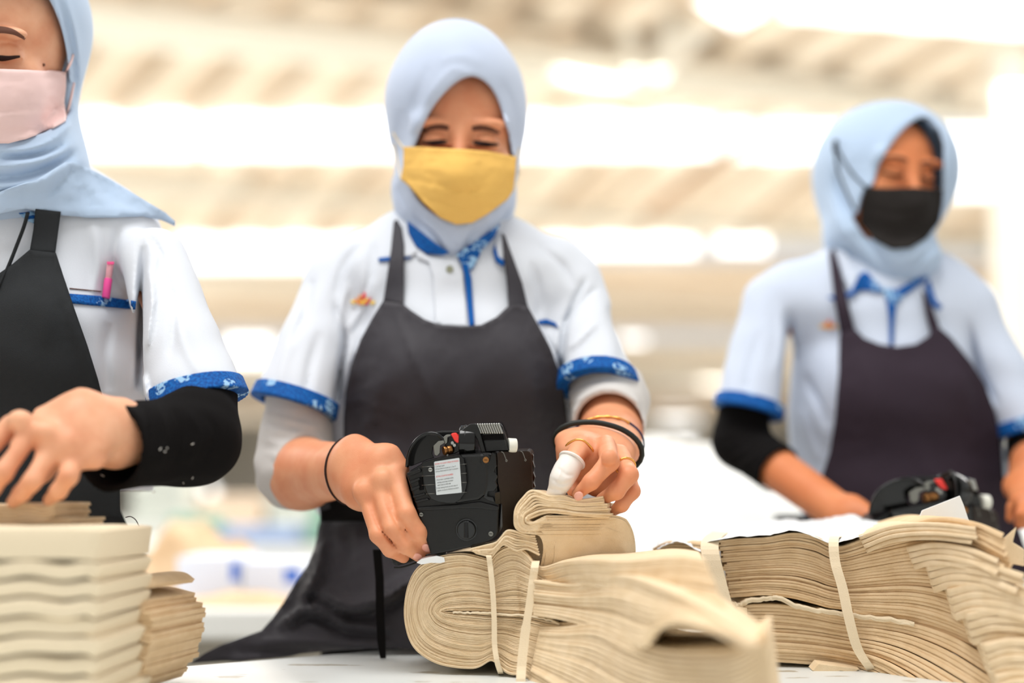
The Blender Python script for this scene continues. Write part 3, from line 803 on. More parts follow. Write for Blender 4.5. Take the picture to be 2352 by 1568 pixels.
    skirt = [(740, 1194), (800, 1192), (900, 1190), (1320, 1190), (1330, 1520), (1250, 1560), (1000, 1500), (930, 1489), (860, 1489), (760, 1494), (640, 1506), (520, 1517), (436, 1523), (470, 1500), (510, 1480), (560, 1462), (600, 1448), (625, 1420), (650, 1385), (680, 1335), (705, 1300), (722, 1260), (730, 1225)]
    def hem(px, py): return 0
    for c_ in ([(700, 1345), (790, 1392), (880, 1378), (970, 1310)], [(655, 1425), (720, 1398), (790, 1430), (900, 1445)], [(745, 1240), (735, 1310), (690, 1390)]):
        TZ += [crease(c_, 11, .012), crease([(x + 4, y + 20) for x, y in c_], 11, -.012)]
    sk = drape('apron_skirt', skirt, low, M['apron'], ao, .004, .003, 10, 1.45, 1.95, relax=6, folds=TZ)
    drape('waistband', [(733, 1165), (745, 1150), (800, 1142), (1310, 1142), (1312, 1200), (900, 1197), (740, 1197)], AP, M['black'], ao, .012, .003, 10, 1.45, 1.9, relax=10, folds=[crease([(735, 1180), (900, 1176), (1100, 1180)], 9, .004)])
    S1 = [(904, 508), (912, 503), (922, 520), (928, 560), (927, 640), (925, 699), (880, 691), (888, 640), (898, 570)]
    S2 = [(1152, 534), (1160, 540), (1178, 590), (1200, 650), (1213, 705), (1168, 704), (1164, 640), (1158, 590)]
    drape('apron_strap', S1, Field([Item(shirt.eval, 'u', .01)]), M['apron'], ao, .008, .002, 6, 1.5, 1.9, relax=2)
    drape('apron_strap', S2, Field([Item(shirt.eval, 'u', .01)]), M['apron'], ao, .008, .002, 6, 1.5, 1.9, relax=2)
    for a_, b_ in (((881, 690), (926, 697)), ((1168, 703), (1213, 704))):
        w = [surf(AP, a_[0] + (b_[0] - a_[0]) * t, a_[1] + (b_[1] - a_[1]) * t, 1.5, 1.9, .0095) for t in np.linspace(0, 1, 8)]
        tube_mesh('strap_seam', w, .0009, M['black'], ao, 6)
    # apron tie hanging down
    w = [P(866, 1262, 1.53), P(872, 1330, 1.53), P(873, 1400, 1.53), P(876, 1470, 1.53), P(880, 1511, 1.53)]
    ribbon('apron_tie', w, [R_(19, 1.53)] * 4 + [R_(13, 1.53)], .0035, M['black'], ao, RIGHT)
    return root, shirt, AP
def build_left():
    root = empty('person', (-0.60, 1.54, 0.0), 'person in pink face mask and wrapped hijab with loose black undersleeves, at the left', 'person')
    h = Head(P(6, 152, 1.555), frame(0.03, 0.16, 0.03), 1.0)
    HD = h.items()
    arm = [cap(P(350, 640, 1.52), P(470, 900, 1.42), .022, .024, k=.02), cap(P(470, 900, 1.42), P(448, 1008, 1.345), .024, .025, k=.02),
           ecap(P(448, 1008, 1.345), P(262, 996, 1.268), .024, .0205, UPV, 1.15, k=.02)]
    hd = [ecap(P(268, 993, 1.27), P(180, 985, 1.238), .0195, .017, UPV, 1.45, k=.02),
          ecap(P(200, 985, 1.240), P(108, 1002, 1.226), .0165, .0125, unit(A([.88, 0, -.42])), 2.45, k=.02)]
    hd += finger([(170, 1040, 1.228), (158, 1092, 1.205), (134, 1128, 1.208), (112, 1148, 1.218)], [24, 22, 19, 14])
    hd += finger([(122, 1018, 1.222), (74, 1105, 1.198), (50, 1132, 1.204), (30, 1152, 1.214)], [25, 23, 20, 15])
    hd += finger([(72, 988, 1.222), (6, 1085, 1.196), (-18, 1120, 1.204), (-35, 1145, 1.214)], [25, 23, 20, 15])
    hd += finger([(25, 975, 1.226), (-45, 1050, 1.205), (-70, 1095, 1.21), (-85, 1125, 1.22)], [24, 22, 19, 15])
    hd += finger([(175, 1000, 1.262), (100, 1085, 1.255), (40, 1140, 1.245)], [26, 21, 16])
    hd += [ell(P(148, 1018, 1.216), (.010, .008, .008), k=.01), ell(P(100, 990, 1.212), (.010, .008, .008), k=.01), ell(P(45, 962, 1.214), (.010, .008, .008), k=.01)]
    hd += [crease([(135, 1062), (110, 1105), (82, 1140)], 4, -.0030, dmax=1.24), crease([(80, 1048), (45, 1095), (12, 1135)], 4, -.003, dmax=1.24), crease([(28, 1020), (-10, 1060)], 4, -.003, dmax=1.24), crease([(290, 1030), (250, 1040), (220, 1045)], 6, -.0015)]
    legs = []
    for q in (-1, 1):
        x = -0.62 + q * .08
        legs += [cap((x, 1.60, .85), (x, 1.62, .45), .075, .055, k=.03), cap((x, 1.62, .45), (x, 1.64, .10), .052, .036, k=.02), ecap((x, 1.65, .045), (x, 1.50, .032), .036, .028, RIGHT, 1.25, k=.02)]
    tors = [ecap(P(0, 560, 1.57), P(0, 1150, 1.56), .08, .085, RIGHT, 1.35, k=.04), ecap(P(-250, 560, 1.56), P(250, 560, 1.56), .038, .038, UPV, 1.0, k=.05)]
    neck = [cap(P(0, 250, 1.58), P(0, 520, 1.58), .05, .055, k=.02)]
    arm2 = [cap(P(-350, 600, 1.50), P(-470, 900, 1.45), .028, .034, k=.02), cap(P(-470, 900, 1.45), P(-300, 1050, 1.30), .034, .024, k=.02),
            ecap(P(-300, 1050, 1.30), P(-200, 1090, 1.24), .022, .016, UPV, 1.6, k=.02)]
    for i in range(4): arm2 += finger([(-200 + i * 8, 1075 + i * 18, 1.24), (-150, 1095 + i * 16, 1.225), (-115, 1115 + i * 13, 1.235)], [20, 18, 14])
    arm2 += finger([(-230, 1060, 1.25), (-170, 1055, 1.25), (-140, 1085, 1.25)], [22, 18, 14])
    body = Field(HD + neck + tors + arm + hd + arm2 + legs)
    trousers(-.62, 1.60, root)
    bo = sdf_obj('body', body, .0024, M['skin_l'], root, bounds=((-1.0, 1.12, 0.0), (-.28, 1.76, 1.54)))
    face = Field(HD)
    for q in (-1, 1):
        arc_strip('eyebrow', face, h, [(q * .012, -.094, .0210), (q * .026, -.092, .0250), (q * .038, -.084, .0245), (q * .048, -.076, .019)], [12, 17, 14, 5], M['brow'], bo, 1.3, 1.75, .0004)
        arc_strip('eyelash', face, h, [(q * .015, -.09, .0015), (q * .024, -.095, -.0035), (q * .034, -.095, -.0045), (q * .046, -.085, -.0005)], [7, 13, 13, 5], M['lash'], bo, 1.3, 1.75, .0006)
    c = surf(face, 100, 149, 1.3, 1.75, .0003); sdf_obj('mole', Field([ell(c, (.0018, .0012, .0018))]), .0005, M['brow'], bo, bounds=(c - .004, c + .004))
    hood = Field([ell(P(6, 30, 1.565), (.0865, .124, .105), k=.02), ecap(P(6, 60, 1.56), P(4, 290, 1.56), .083, .078, VIEW, 1.25, k=.03),
                  ecap(P(-40, 390, 1.545), P(60, 395, 1.545), .068, .062, VIEW, 1.1, k=.04), ecap(P(-30, 440, 1.53), P(60, 420, 1.53), .060, .055, VIEW, 1.1, k=.03)])
    op = [(8, -62), (60, -45), (98, -20), (120, 12), (140, 65), (152, 115), (157, 165), (162, 240), (142, 278), (100, 306), (40, 320), (-40, 320), (-120, 300), (-146, 200), (-140, 100), (-110, 20), (-60, -40)]
    hood.add(Item(lambda p: face.eval(p) - .005, 'u', .012)); hood.add(pxprism(smooth_line(op, 3, True), 1.2, 1.555, k=.004))
    hood.add(wrinkle(.0008, .06, 28), crease([(130, -10), (160, 80), (172, 180), (160, 260)], 8, -.004), crease([(148, -20), (175, 90), (182, 190)], 7, .002), crease([(0, 345), (60, 342), (120, 320), (165, 280)], 8, .005),
             crease([(0, 362), (70, 358), (120, 345), (150, 330)], 7, -.008), crease([(-60, 385), (40, 378), (110, 360), (168, 330)], 11, .006), crease([(-60, 410), (40, 405), (110, 385), (172, 350)], 8, -.007),
             crease([(-60, 432), (50, 425), (120, 405), (185, 370)], 11, .006), crease([(-60, 452), (40, 448), (110, 435), (170, 400)], 7, -.007), crease([(-60, 470), (60, 465), (120, 450)], 9, .004))
    sdf_obj('hijab', hood, .0026, M['hijab_l'], root, bounds=((-.70, 1.36, 1.20), (-.42, 1.76, 1.56)))
    mk = Field(HD + [h.e((0, -.070, -.045), (.060, .046, .062), k=.02), h.c((0, -.098, -.012), (0, -.114, -.045), .010, .012, k=.02)])
    mk.add(Field([Item(lambda p: hood.eval(p) - .001, 'u', .01)]))
    mo = drape('face_mask', [(-140, 165), (-60, 156), (0, 158), (60, 160), (152, 165), (152, 200), (148, 235), (152, 275), (120, 292), (60, 318), (20, 329), (-40, 330), (-100, 300), (-140, 270), (-146, 220)], mk, M['pink'], root, .003, .0015, 8, 1.3, 1.75, relax=8,
               folds=[crease([(-140, 250), (-40, 255), (60, 250), (148, 246)], 6, -.0022), crease([(-140, 262), (-40, 270), (60, 262), (150, 256)], 6, .0018), crease([(-100, 190), (20, 184), (150, 178)], 3, -.0008), crease([(-60, 285), (40, 300), (110, 280)], 6, -.0016)])
    hf = Field([Item(hood.eval, 'u', 0)])
    for pts in ([(150, 168), (162, 145), (168, 125)], [(150, 270), (160, 240), (170, 190)]):
        tube_mesh('ear_loop', [surf(hf, x, y, 1.3, 1.75, .0015, 1.55) for x, y in smooth_line(pts, 4)], .0014, M['pink'], mo, 6)
    # shirt
    sA, cu = P(352, 590, 1.51), P(466, 905, 1.368); n = cuffn(P(480, 905, 1.4) - P(430, 690, 1.4), .22)
    ra, rb = R_(72, 1.5), R_(110, 1.385)
    tor = [ecap(P(0, 600, 1.57), P(0, 1200, 1.56), .095, .098, RIGHT, 1.40, k=.04), ecap(P(-250, 555, 1.565), P(255, 558, 1.565), .056, .056, UPV, 1.0, k=.05), ell(P(100, 760, 1.49), (.06, .045, .06), k=.05),
           cap(P(245, 720, 1.57), P(235, 1140, 1.57), .052, .052, k=.03), cap(P(-100, 480, 1.58), P(130, 480, 1.58), .055, .055, k=.05), ecap(P(150, 900, 1.52), P(150, 1100, 1.52), .06, .06, RIGHT, 1.1, k=.05)]
    sl = cutcap(sA, cu + n * .05, ra, rb * 1.03, cu, n)
    sl2A, cu2 = P(-352, 590, 1.51), P(-470, 905, 1.44); sl2 = cutcap(sl2A, cu2 + unit(cu2 - sl2A) * .05, ra, rb, cu2, unit(cu2 - sl2A))
    shirt = Field(tor + [sl, sl2])
    shirt.add(wrinkle(.0015, .055, 23), cr([(330, 560), (325, 650), (320, 760), (312, 900)], 11, -.010), cr([(345, 620), (350, 700), (335, 800)], 9, .005), cr([(345, 540), (370, 590), (360, 640)], 8, -.003), cr([(400, 700), (430, 800), (470, 870)], 18, .003),
              cr([(210, 500), (225, 600), (215, 680)], 14, .002), cr([(270, 510), (262, 600), (270, 660)], 12, -.002), cr([(250, 740), (240, 820), (250, 900)], 16, -.003), cr([(330, 860), (335, 900), (345, 935)], 8, .004), cr([(380, 620), (400, 720), (390, 820)], 12, -.003))
    base = cap(sA, cu + n * .05, ra - .0082, rb * 1.03 - .0082)
    shirt.add(Item(lambda p: np.maximum(base.fn(p), -((p - cu) @ n) - .035), 's', .001))
    so = sdf_obj('shirt', shirt, .0028, M['shirt'], root, bounds=((-.95, 1.22, .96), (-.22, 1.72, 1.30)))
    o_ = cap(sA, cu + n * .05, ra + .0040, rb * 1.03 + .0040); i_ = cap(sA, cu + n * .05, ra - .0095, rb * 1.03 - .0095)
    f_ = Field([Item(o_.fn, 'u', 0), half(cu + n * .002, n, k=.0005), half(cu - n * .0165, -n, k=.0005), Item(lambda p: i_.fn(p), 's', .0005)])
    sdf_obj('sleeve_cuff', f_, .0016, M['batik'], so, bounds=(cu - .11, cu + .11))
    drape('pocket_trim', [(160, 674), (240, 680), (313, 692), (311, 711), (235, 702), (160, 694)], shirt, M['batik'], so, .003, .0015, 6, 1.3, 1.75)
    w = [surf(shirt, x, 662 + (x - 160) * .10, 1.3, 1.75, .0008) for x in range(160, 235, 6)]; tube_mesh('pocket_seam', w, .0006, M['brow'], so, 5)
    drape('collar_lining', [(40, 486), (70, 482), (82, 490), (78, 512), (60, 505)], shirt, M['batik'], so, .006, .002, 5, 1.3, 1.75)
    # hijab end spread over the shoulder
    hs = Field([Item(shirt.eval, 'u', .02), Item(hood.eval, 'u', .03)])
    drape('hijab_end', [(150, 372), (178, 374), (250, 410), (320, 452), (380, 488), (402, 508), (402, 520), (370, 505), (330, 494), (270, 498), (200, 499), (140, 494), (90, 486), (60, 479), (20, 486), (-40, 500), (-80, 470), (0, 440), (80, 415)], hs, M['hijab_l'], root, .006, .002, 9, 1.25, 1.75, relax=10,
          folds=[crease([(175, 380), (140, 420), (110, 450)], 8, -.006), crease([(190, 390), (215, 440), (250, 470)], 10, .004), crease([(230, 415), (260, 455), (330, 480)], 9, -.004), crease([(60, 470), (150, 482), (300, 485)], 7, .002)])
    # black undersleeve, wide open at the wrist
    E, O = P(445, 1008, 1.338), P(252, 1026, 1.264); nn = unit(unit(O - E) + A([.05, -.40, 0]))
    us = Field([cap(P(474, 870, 1.41), E, R_(74, 1.4), R_(92, 1.33), k=.02), cap(E, O + unit(O - E) * .06, R_(92, 1.33), R_(108, 1.26), k=.03)])
    us.add(wrinkle(.0010, .035, 37))
    for q in range(5): us.add(crease([(330 + q * 34, 930 + q * 4), (345 + q * 38, 1000), (330 + q * 34, 1080 - q * 5)], 8, .0022 if q % 2 else -.0018))
    us.add(crease([(235, 925), (275, 950), (300, 1010), (300, 1070), (260, 1125)], 4, -.0008))
    us.add(half(O, nn, k=.001), half(cu - n * .022, -n, k=.001))
    bi = cap(E + unit(O - E) * .01, O + unit(O - E) * .08, R_(74, 1.33), R_(102, 1.25)); us.add(Item(bi.fn, 's', .001))
    uo = sdf_obj('undersleeve', us, .0022, M['black'], root, bounds=((-.44, 1.14, .93), (-.20, 1.50, 1.12)))
    UF = Field(us.items)
    for i, (x, y) in enumerate(((377, 1037), (370, 1028), (385, 1030), (445, 1018), (443, 1095), (420, 1108), (357, 1128), (232, 1090))):
        b = surf(UF, x, y, 1.15, 1.5, .0006, 1.3); e = b + A([RNG.uniform(-.003, .003), 0, RNG.uniform(-.0035, .0035)])
        tube_mesh('lint', [b, (b + e) / 2 + A([.0006, -.0005, 0]), e], .0004, M['cot'], uo, 5)
    # apron
    low = Field([ecap(P(-20, 1150, 1.56), P(-10, 1400, 1.58), .105, .125, RIGHT, 1.35, k=.04), ecap(P(-10, 1400, 1.58), P(-10, 2600, 1.62), .125, .13, RIGHT, 1.4, k=.04)])
    AP = Field([Item(shirt.eval, 'u', .02), Item(low.eval, 'u', .03)])
    ao = drape('apron', [(68, 573), (98, 577), (127, 580), (148, 640), (168, 700), (200, 790), (225, 870), (240, 930), (262, 1020), (275, 1110), (276, 1185), (-60, 1185), (-300, 1185), (-250, 800), (-120, 640), (-20, 640), (30, 605)], AP, M['apron_l'], root, .007, .002, 11, 1.25, 1.8, relax=20, dlim=1.62,
               folds=[wrinkle(.002, .09, 32, (1, 0, .2)), crease([(100, 590), (110, 690), (100, 800)], 22, .003), crease([(130, 640), (180, 780), (220, 900)], 10, .003)])
    drape('apron_skirt', [(-300, 1170), (276, 1170), (292, 1205), (308, 1255), (328, 1330), (345, 1420), (360, 1536), (362, 1580), (-300, 1600)], low, M['apron_l'], ao, .004, .003, 12, 1.25, 1.85, relax=4,
          folds=[crease([(140, 1170), (200, 1165), (260, 1180)], 8, .004), crease([(180, 1190), (260, 1215), (285, 1300)], 14, .005), crease([(300, 1260), (305, 1350), (320, 1480)], 12, .004)])
    drape('apron_strap', [(82, 480), (140, 486), (138, 500), (127, 583), (68, 576), (76, 530)], hs, M['apron_l'], ao, .009, .002, 8, 1.25, 1.75)
    w = [surf(hs, x, y, 1.25, 1.75, .009) for x, y in smooth_line([(64, 488), (55, 520), (38, 565), (18, 615), (-5, 665)], 4)]
    tube_mesh('apron_tie', w, .004, M['apron_l'], ao, 8, squash=.4)
    w = smooth_line(A([P(x, y, 1.45) for x, y in ((288, 1188), (300, 1186), (312, 1194), (320, 1210))]), 4); tube_mesh('loose_thread', w, .0005, M['lash'], ao, 5)
    # pen in the pocket
    pen = empty('pen', surf(shirt, 243, 682, 1.3, 1.75, .006), 'pink pen standing in the blue-edged shirt pocket of the person in the pink mask', 'pen')
    a, b, c_ = surf(shirt, 243, 684, 1.3, 1.75, .006), surf(shirt, 249, 640, 1.3, 1.75, .007), surf(shirt, 254, 603, 1.3, 1.75, .007)
    cyl('barrel', a, b, .0042, .0042, mat('pink_plastic', (240, 84, 158), .4), pen, 20, .0004)
    cyl('cap', b, c_, .0034, .0036, mat('clear_pink_plastic', (248, 180, 190), .2), pen, 20, .0006)
    prism('clip', [c_ + A([-.003, -.004, .0005]), c_ + A([.0048, -.004, .0005]), c_ + A([.0045, -.004, -.0025]), c_ + A([-.0025, -.004, -.0025])], (0, .0015, 0), mat('bright_pink', (250, 90, 150), .4), pen, .0003)
    o = bpy.data.objects
def build_right():
    root = empty('person', (0.55, 2.04, 0.0), 'person in black face mask, pale blue hijab and aubergine apron, at the right', 'person')
    h = Head(P(2010, 414, 2.065), frame(0.36, 0.14, 0.05), .97, .018)
    HD = h.items()
    armL = [cap(P(1765, 710, 2.03), P(1705, 1000, 1.98), .022, .028, k=.02), cap(P(1705, 1020, 1.98), P(1955, 1196, 1.80), .031, .024, k=.02), ecap(P(1955, 1200, 1.80), P(2020, 1225, 1.76), .018, .014, UPV, 1.8, k=.02)]
    for i in range(4): armL += finger([(2015, 1200 + i * 14, 1.76), (2050, 1215 + i * 12, 1.74), (2075, 1232 + i * 8, 1.75)], [14, 13, 11])
    armL += finger([(2000, 1195, 1.77), (2035, 1180, 1.77), (2060, 1190, 1.77)], [15, 13, 11])
    armR = [cap(P(2240, 740, 2.03), P(2380, 1030, 1.99), .022, .030, k=.02), cap(P(2380, 1050, 1.98), P(2372, 1120, 1.84), .036, .030, k=.02), ecap(P(2372, 1120, 1.84), P(2372, 1150, 1.78), .018, .015, RIGHT, 1.8, k=.02)]
    for i in range(4): armR += finger([(2350 + i * 13, 1150, 1.78), (2345 + i * 13, 1180, 1.76), (2340 + i * 13, 1205, 1.765)], [13, 12, 10])
    armR += finger([(2345, 1135, 1.80), (2325, 1165, 1.79), (2320, 1190, 1.79)], [14, 12, 10])
    legs = []
    for q in (-1, 1):
        x = 0.55 + q * .08
        legs += [cap((x, 2.08, .85), (x, 2.10, .45), .075, .055, k=.03), cap((x, 2.10, .45), (x, 2.12, .10), .052, .036, k=.02), ecap((x, 2.13, .045), (x, 1.98, .032), .036, .028, RIGHT, 1.25, k=.02)]
    tors = [ecap(P(2040, 720, 2.06), P(2050, 1150, 2.04), .08, .085, RIGHT, 1.3, k=.04), ecap(P(1840, 710, 2.05), P(2170, 725, 2.05), .038, .038, UPV, 1.0, k=.05), cap(P(2030, 500, 2.09), P(2030, 680, 2.10), .042, .045, k=.02)]
    body = Field(HD + tors + armL + armR + legs)
    trousers(.55, 2.08, root)
    bo = sdf_obj('body', body, .0030, M['skin_r'], root, bounds=((.26, 1.70, 0.0), (.86, 2.26, 1.56)))
    face = Field(HD)
    for q in (-1, 1):
        arc_strip('eyebrow', face, h, [(q * .012, -.094, .0200), (q * .026, -.092, .0230), (q * .038, -.084, .0215), (q * .047, -.076, .016)], [6, 8, 6, 3], M['brow'], bo, 1.85, 2.25, .0004)
        arc_strip('eyelash', face, h, [(q * .015, -.09, .0015), (q * .024, -.095, -.0035), (q * .034, -.095, -.0045), (q * .046, -.085, -.0005)], [4, 6, 6, 3], M['lash'], bo, 1.85, 2.25, .0006)
    hood = Field([ell(P(2032, 395, 2.075), (.0915, .118, .102), frame(.45), k=.02), ecap(P(2030, 420, 2.075), P(2012, 530, 2.06), .088, .074, VIEW, 1.2, k=.03), ecap(P(2025, 530, 2.04), P(2050, 640, 2.03), .066, .022, VIEW, 1.2, k=.03), ell(P(2080, 590, 2.0), (.05, .045, .035), k=.03)])
    op = [(2118, 270), (2085, 288), (2048, 330), (2018, 380), (2005, 425), (1986, 440), (1974, 480), (1974, 505), (2000, 540), (2045, 562), (2092, 560), (2138, 530), (2160, 485), (2166, 400), (2166, 330), (2146, 285)]
    hood.add(Item(lambda p: face.eval(p) - .005, 'u', .012)); hood.add(pxprism(smooth_line(op, 3, True), 1.7, 2.07, k=.004))
    hood.add(crease([(1915, 400), (1950, 480), (2000, 560), (2040, 620)], 10, -.007), crease([(1900, 440), (1930, 520), (1990, 590)], 9, .004), crease([(2150, 560), (2110, 600), (2060, 640)], 8, -.005), crease([(2105, 262), (2060, 290), (2020, 345), (1995, 400)], 9, .002), crease([(1935, 330), (1925, 420), (1950, 500)], 10, -.004))
    sdf_obj('hijab', hood, .0030, M['hijab_l'], root, bounds=((.38, 1.88, 1.20), (.68, 2.26, 1.56)))
    sdf_obj('undercap', Field([h.e((0, .004, .028), (.0745, .092, .084)), half(h.w(0, -.05, .066), h.w(0, -.05, .066) - h.w(0, -.02, .09))]), .004, M['black'], root, bounds=((.38, 1.88, 1.25), (.68, 2.26, 1.56)))
    mk = Field(HD + [h.e((0, -.070, -.045), (.057, .044, .062), k=.02), h.c((0, -.098, -.012), (0, -.112, -.045), .010, .012, k=.02)])
    mk.add(Field([Item(lambda p: hood.eval(p) - .001, 'u', .01)]))
    mo = drape('face_mask', [(1988, 430), (2040, 432), (2100, 430), (2166, 436), (2164, 470), (2158, 510), (2130, 545), (2090, 570), (2050, 573), (2010, 553), (1975, 512), (1978, 470)], mk, M['maskblack'], root, .003, .0015, 7, 1.85, 2.25, relax=8,
               folds=[crease([(1980, 475), (2060, 490), (2160, 470)], 5, -.002), crease([(1985, 505), (2060, 520), (2150, 505)], 5, -.0018)])
    hf = Field([Item(hood.eval, 'u', 0)])
    for pts in ([(1992, 434), (1955, 395), (1925, 345), (1918, 322)], [(1978, 508), (1948, 450), (1925, 390), (1918, 340)]):
        tube_mesh('ear_loop', [surf(hf, x, y, 1.85, 2.3, .0015, 2.05) for x, y in smooth_line(pts, 4)], .0016, M['maskblack'], mo, 6)
    c = surf(hf, 1919, 333, 1.85, 2.3, .002, 2.05); cyl('cord_stopper', c + A([0, 0, .006]), c - A([0, 0, .010]), .004, .004, M['maskblack'], mo, 12)
    sh1, cu1 = P(1765, 690, 2.04), P(1722, 942, 1.96); n1 = cuffn(P(1710, 950, 2) - P(1765, 740, 2), .2)
    sh2, cu2 = P(2235, 715, 2.04), P(2368, 985, 1.99); n2 = cuffn(P(2365, 985, 2) - P(2310, 780, 2), .2)
    shirt = Field([ecap(P(2035, 730, 2.06), P(2045, 1250, 2.04), .092, .095, RIGHT, 1.34, k=.04), ecap(P(1820, 690, 2.055), P(2190, 715, 2.055), .054, .054, UPV, 1.0, k=.05), cap(P(1950, 650, 2.07), P(2110, 660, 2.07), .055, .055, k=.04),
                   cap(P(2215, 860, 2.06), P(2235, 1150, 2.06), .05, .05, k=.03), cap(P(1880, 860, 2.06), P(1890, 1080, 2.06), .045, .04, k=.03), ell(P(2000, 900, 1.985), (.06, .045, .06), k=.05), ell(P(2120, 900, 1.985), (.06, .045, .06), k=.05), cutcap(sh1, cu1 + n1 * .05, R_(58, 2.04), R_(80, 1.96), cu1, n1), cutcap(sh2, cu2 + n2 * .05, R_(52, 2.04), R_(74, 1.99), cu2, n2)])
    shirt.add(wrinkle(.0018, .06, 43), cr([(1815, 720), (1812, 820), (1800, 940)], 10, -.009), cr([(1790, 700), (1795, 780), (1780, 860)], 10, .003), cr([(2225, 740), (2250, 850), (2290, 930)], 9, -.007), cr([(1850, 860), (1880, 920), (1900, 980)], 12, -.004), cr([(1840, 940), (1860, 1010), (1880, 1060)], 10, .003), cr([(1745, 760), (1720, 850), (1700, 920)], 12, -.003))
    for (s_, c_, n_, ra, rb) in ((sh1, cu1, n1, R_(58, 2.04), R_(80, 1.96)), (sh2, cu2, n2, R_(52, 2.04), R_(74, 1.99))):
        b_ = cap(s_, c_ + n_ * .05, ra - .0082, rb - .0082)
        shirt.add(Item(lambda p, b_=b_, c_=c_, n_=n_: np.maximum(b_.fn(p), -((p - c_) @ n_) - .035), 's', .001))
    so = sdf_obj('shirt', shirt, .0035, M['shirt_r'], root, bounds=((.24, 1.84, .92), (.86, 2.22, 1.30)))
    for (s_, c_, n_, ra, rb) in ((sh1, cu1, n1, R_(58, 2.04), R_(80, 1.96)), (sh2, cu2, n2, R_(52, 2.04), R_(74, 1.99))):
        o_ = cap(s_, c_ + n_ * .05, ra + .004, rb + .004); i_ = cap(s_, c_ + n_ * .05, ra - .0095, rb - .0095)
        f_ = Field([Item(o_.fn, 'u', 0), half(c_ + n_ * .002, n_, k=.0005), half(c_ - n_ * .017, -n_, k=.0005), Item(lambda p, i_=i_: i_.fn(p), 's', .0005)])
        sdf_obj('sleeve_cuff', f_, .002, M['batik'], so, bounds=(c_ - .10, c_ + .10))
    SHH = Field(shirt.items + hood.items[:3])
    drape('collar_lining', [(1955, 668), (1975, 628), (1990, 622), (2020, 655), (2035, 668), (2015, 672), (1985, 665), (1965, 672)], SHH, M['batik'], so, .004, .002, 6, 1.85, 2.25)
    drape('collar_lining', [(2118, 612), (2135, 635), (2110, 655), (2075, 680), (2060, 700), (2035, 690), (2030, 662), (2060, 665), (2095, 645)], SHH, M['batik'], so, .004, .002, 6, 1.85, 2.25)
    drape('placket', [(2036, 680), (2060, 690), (2054, 740), (2052, 792), (2043, 792), (2042, 735)], shirt, M['blue'], so, .004, .0015, 6, 1.85, 2.25)
    drape('collar', [(1916, 572), (1940, 580), (1972, 632), (1955, 672), (1938, 640)], SHH, M['shirt_r'], so, .006, .002, 6, 1.85, 2.25)
    drape('collar_trim', [(1900, 682), (1915, 678), (1955, 668), (1975, 632), (1982, 640), (1962, 678), (1915, 690)], SHH, M['blue'], so, .007, .0015, 5, 1.85, 2.25)
    drape('collar_trim', [(2135, 640), (2150, 690), (2165, 704), (2158, 712), (2140, 700), (2126, 655)], SHH, M['blue'], so, .007, .0015, 5, 1.85, 2.25)
    for p_ in petals(so, shirt, 1903, 748, 17, 1.85, 2.25, ['yel', 'orange', 'red'], .003): p_.name = 'emblem_petal'
    nU = unit(P(1955, 1196, 1.80) - P(1705, 1020, 1.98))
    us = Field([cap(P(1718, 880, 2.0), P(1700, 1010, 1.98), R_(62, 2.0), R_(58, 1.98), k=.02), cap(P(1700, 1015, 1.98), P(1860, 1130, 1.86), R_(58, 1.98), R_(58, 1.86), k=.02), half(P(1785, 1112, 1.92), nU, k=.001), half(cu1 - n1 * .02, -n1, k=.001)])
    us.add(Item(cap(P(1710, 1025, 1.97), P(1880, 1145, 1.85), R_(52, 1.98), R_(54, 1.85)).fn, 's', .001))
    for q in range(4): us.add(crease([(1650 + q * 14, 1000 + q * 26), (1700 + q * 14, 1000 + q * 14)], 6, .0015, False))
    sdf_obj('undersleeve', us, .0026, M['black'], root, bounds=((.24, 1.78, .90), (.46, 2.10, 1.12)))
    us = Field([cap(P(2372, 930, 2.01), P(2382, 1040, 1.985), R_(58, 2.0), R_(60, 1.98), k=.02), cap(P(2382, 1040, 1.985), P(2376, 1100, 1.90), R_(60, 1.98), R_(60, 1.90), k=.02), half(P(2376, 1085, 1.92), unit(P(2372, 1120, 1.84) - P(2380, 1050, 1.98)), k=.001)])
    us.add(Item(cap(P(2382, 1050, 1.975), P(2374, 1120, 1.84), R_(56, 1.98), R_(54, 1.84)).fn, 's', .001))
    sdf_obj('undersleeve', us, .0026, M['black'], root, bounds=((.62, 1.80, .90), (.86, 2.12, 1.14)))
    low = Field([ecap(P(2060, 1120, 2.04), P(2070, 1400, 2.05), .10, .12, RIGHT, 1.4, k=.04), ecap(P(2070, 1400, 2.05), P(2070, 2400, 2.06), .12, .12, RIGHT, 1.4, k=.04)])
    AP = Field([Item(shirt.eval, 'u', .02), Item(low.eval, 'u', .03)])
    ao = drape('apron', [(1928, 770), (1945, 760), (1962, 753), (1985, 776), (2020, 790), (2060, 796), (2105, 790), (2135, 770), (2150, 745), (2185, 775), (2230, 830), (2262, 880), (2285, 940), (2300, 1010), (2306, 1090), (2322, 1150), (2352, 1240), (2380, 1330), (1850, 1330), (1870, 1140), (1884, 1105), (1905, 1040), (1918, 960), (1926, 860)], AP, M['apron_r'], root, .006, .002, 11, 1.75, 2.3, relax=22, dlim=2.12,
               folds=[crease([(1970, 800), (2010, 900), (2000, 1020)], 20, .004), crease([(2180, 800), (2220, 900), (2240, 1040)], 14, .005), crease([(2100, 1000), (2150, 1100), (2220, 1150)], 20, .004)])
    drape('apron_strap', [(1903, 580), (1913, 568), (1922, 590), (1938, 650), (1962, 753), (1930, 771), (1918, 700)], AP, M['apron_r'], ao, .009, .002, 7, 1.85, 2.3)
    drape('apron_strap', [(2118, 668), (2126, 672), (2142, 710), (2158, 748), (2140, 768), (2128, 720)], AP, M['apron_r'], ao, .009, .002, 7, 1.85, 2.3)
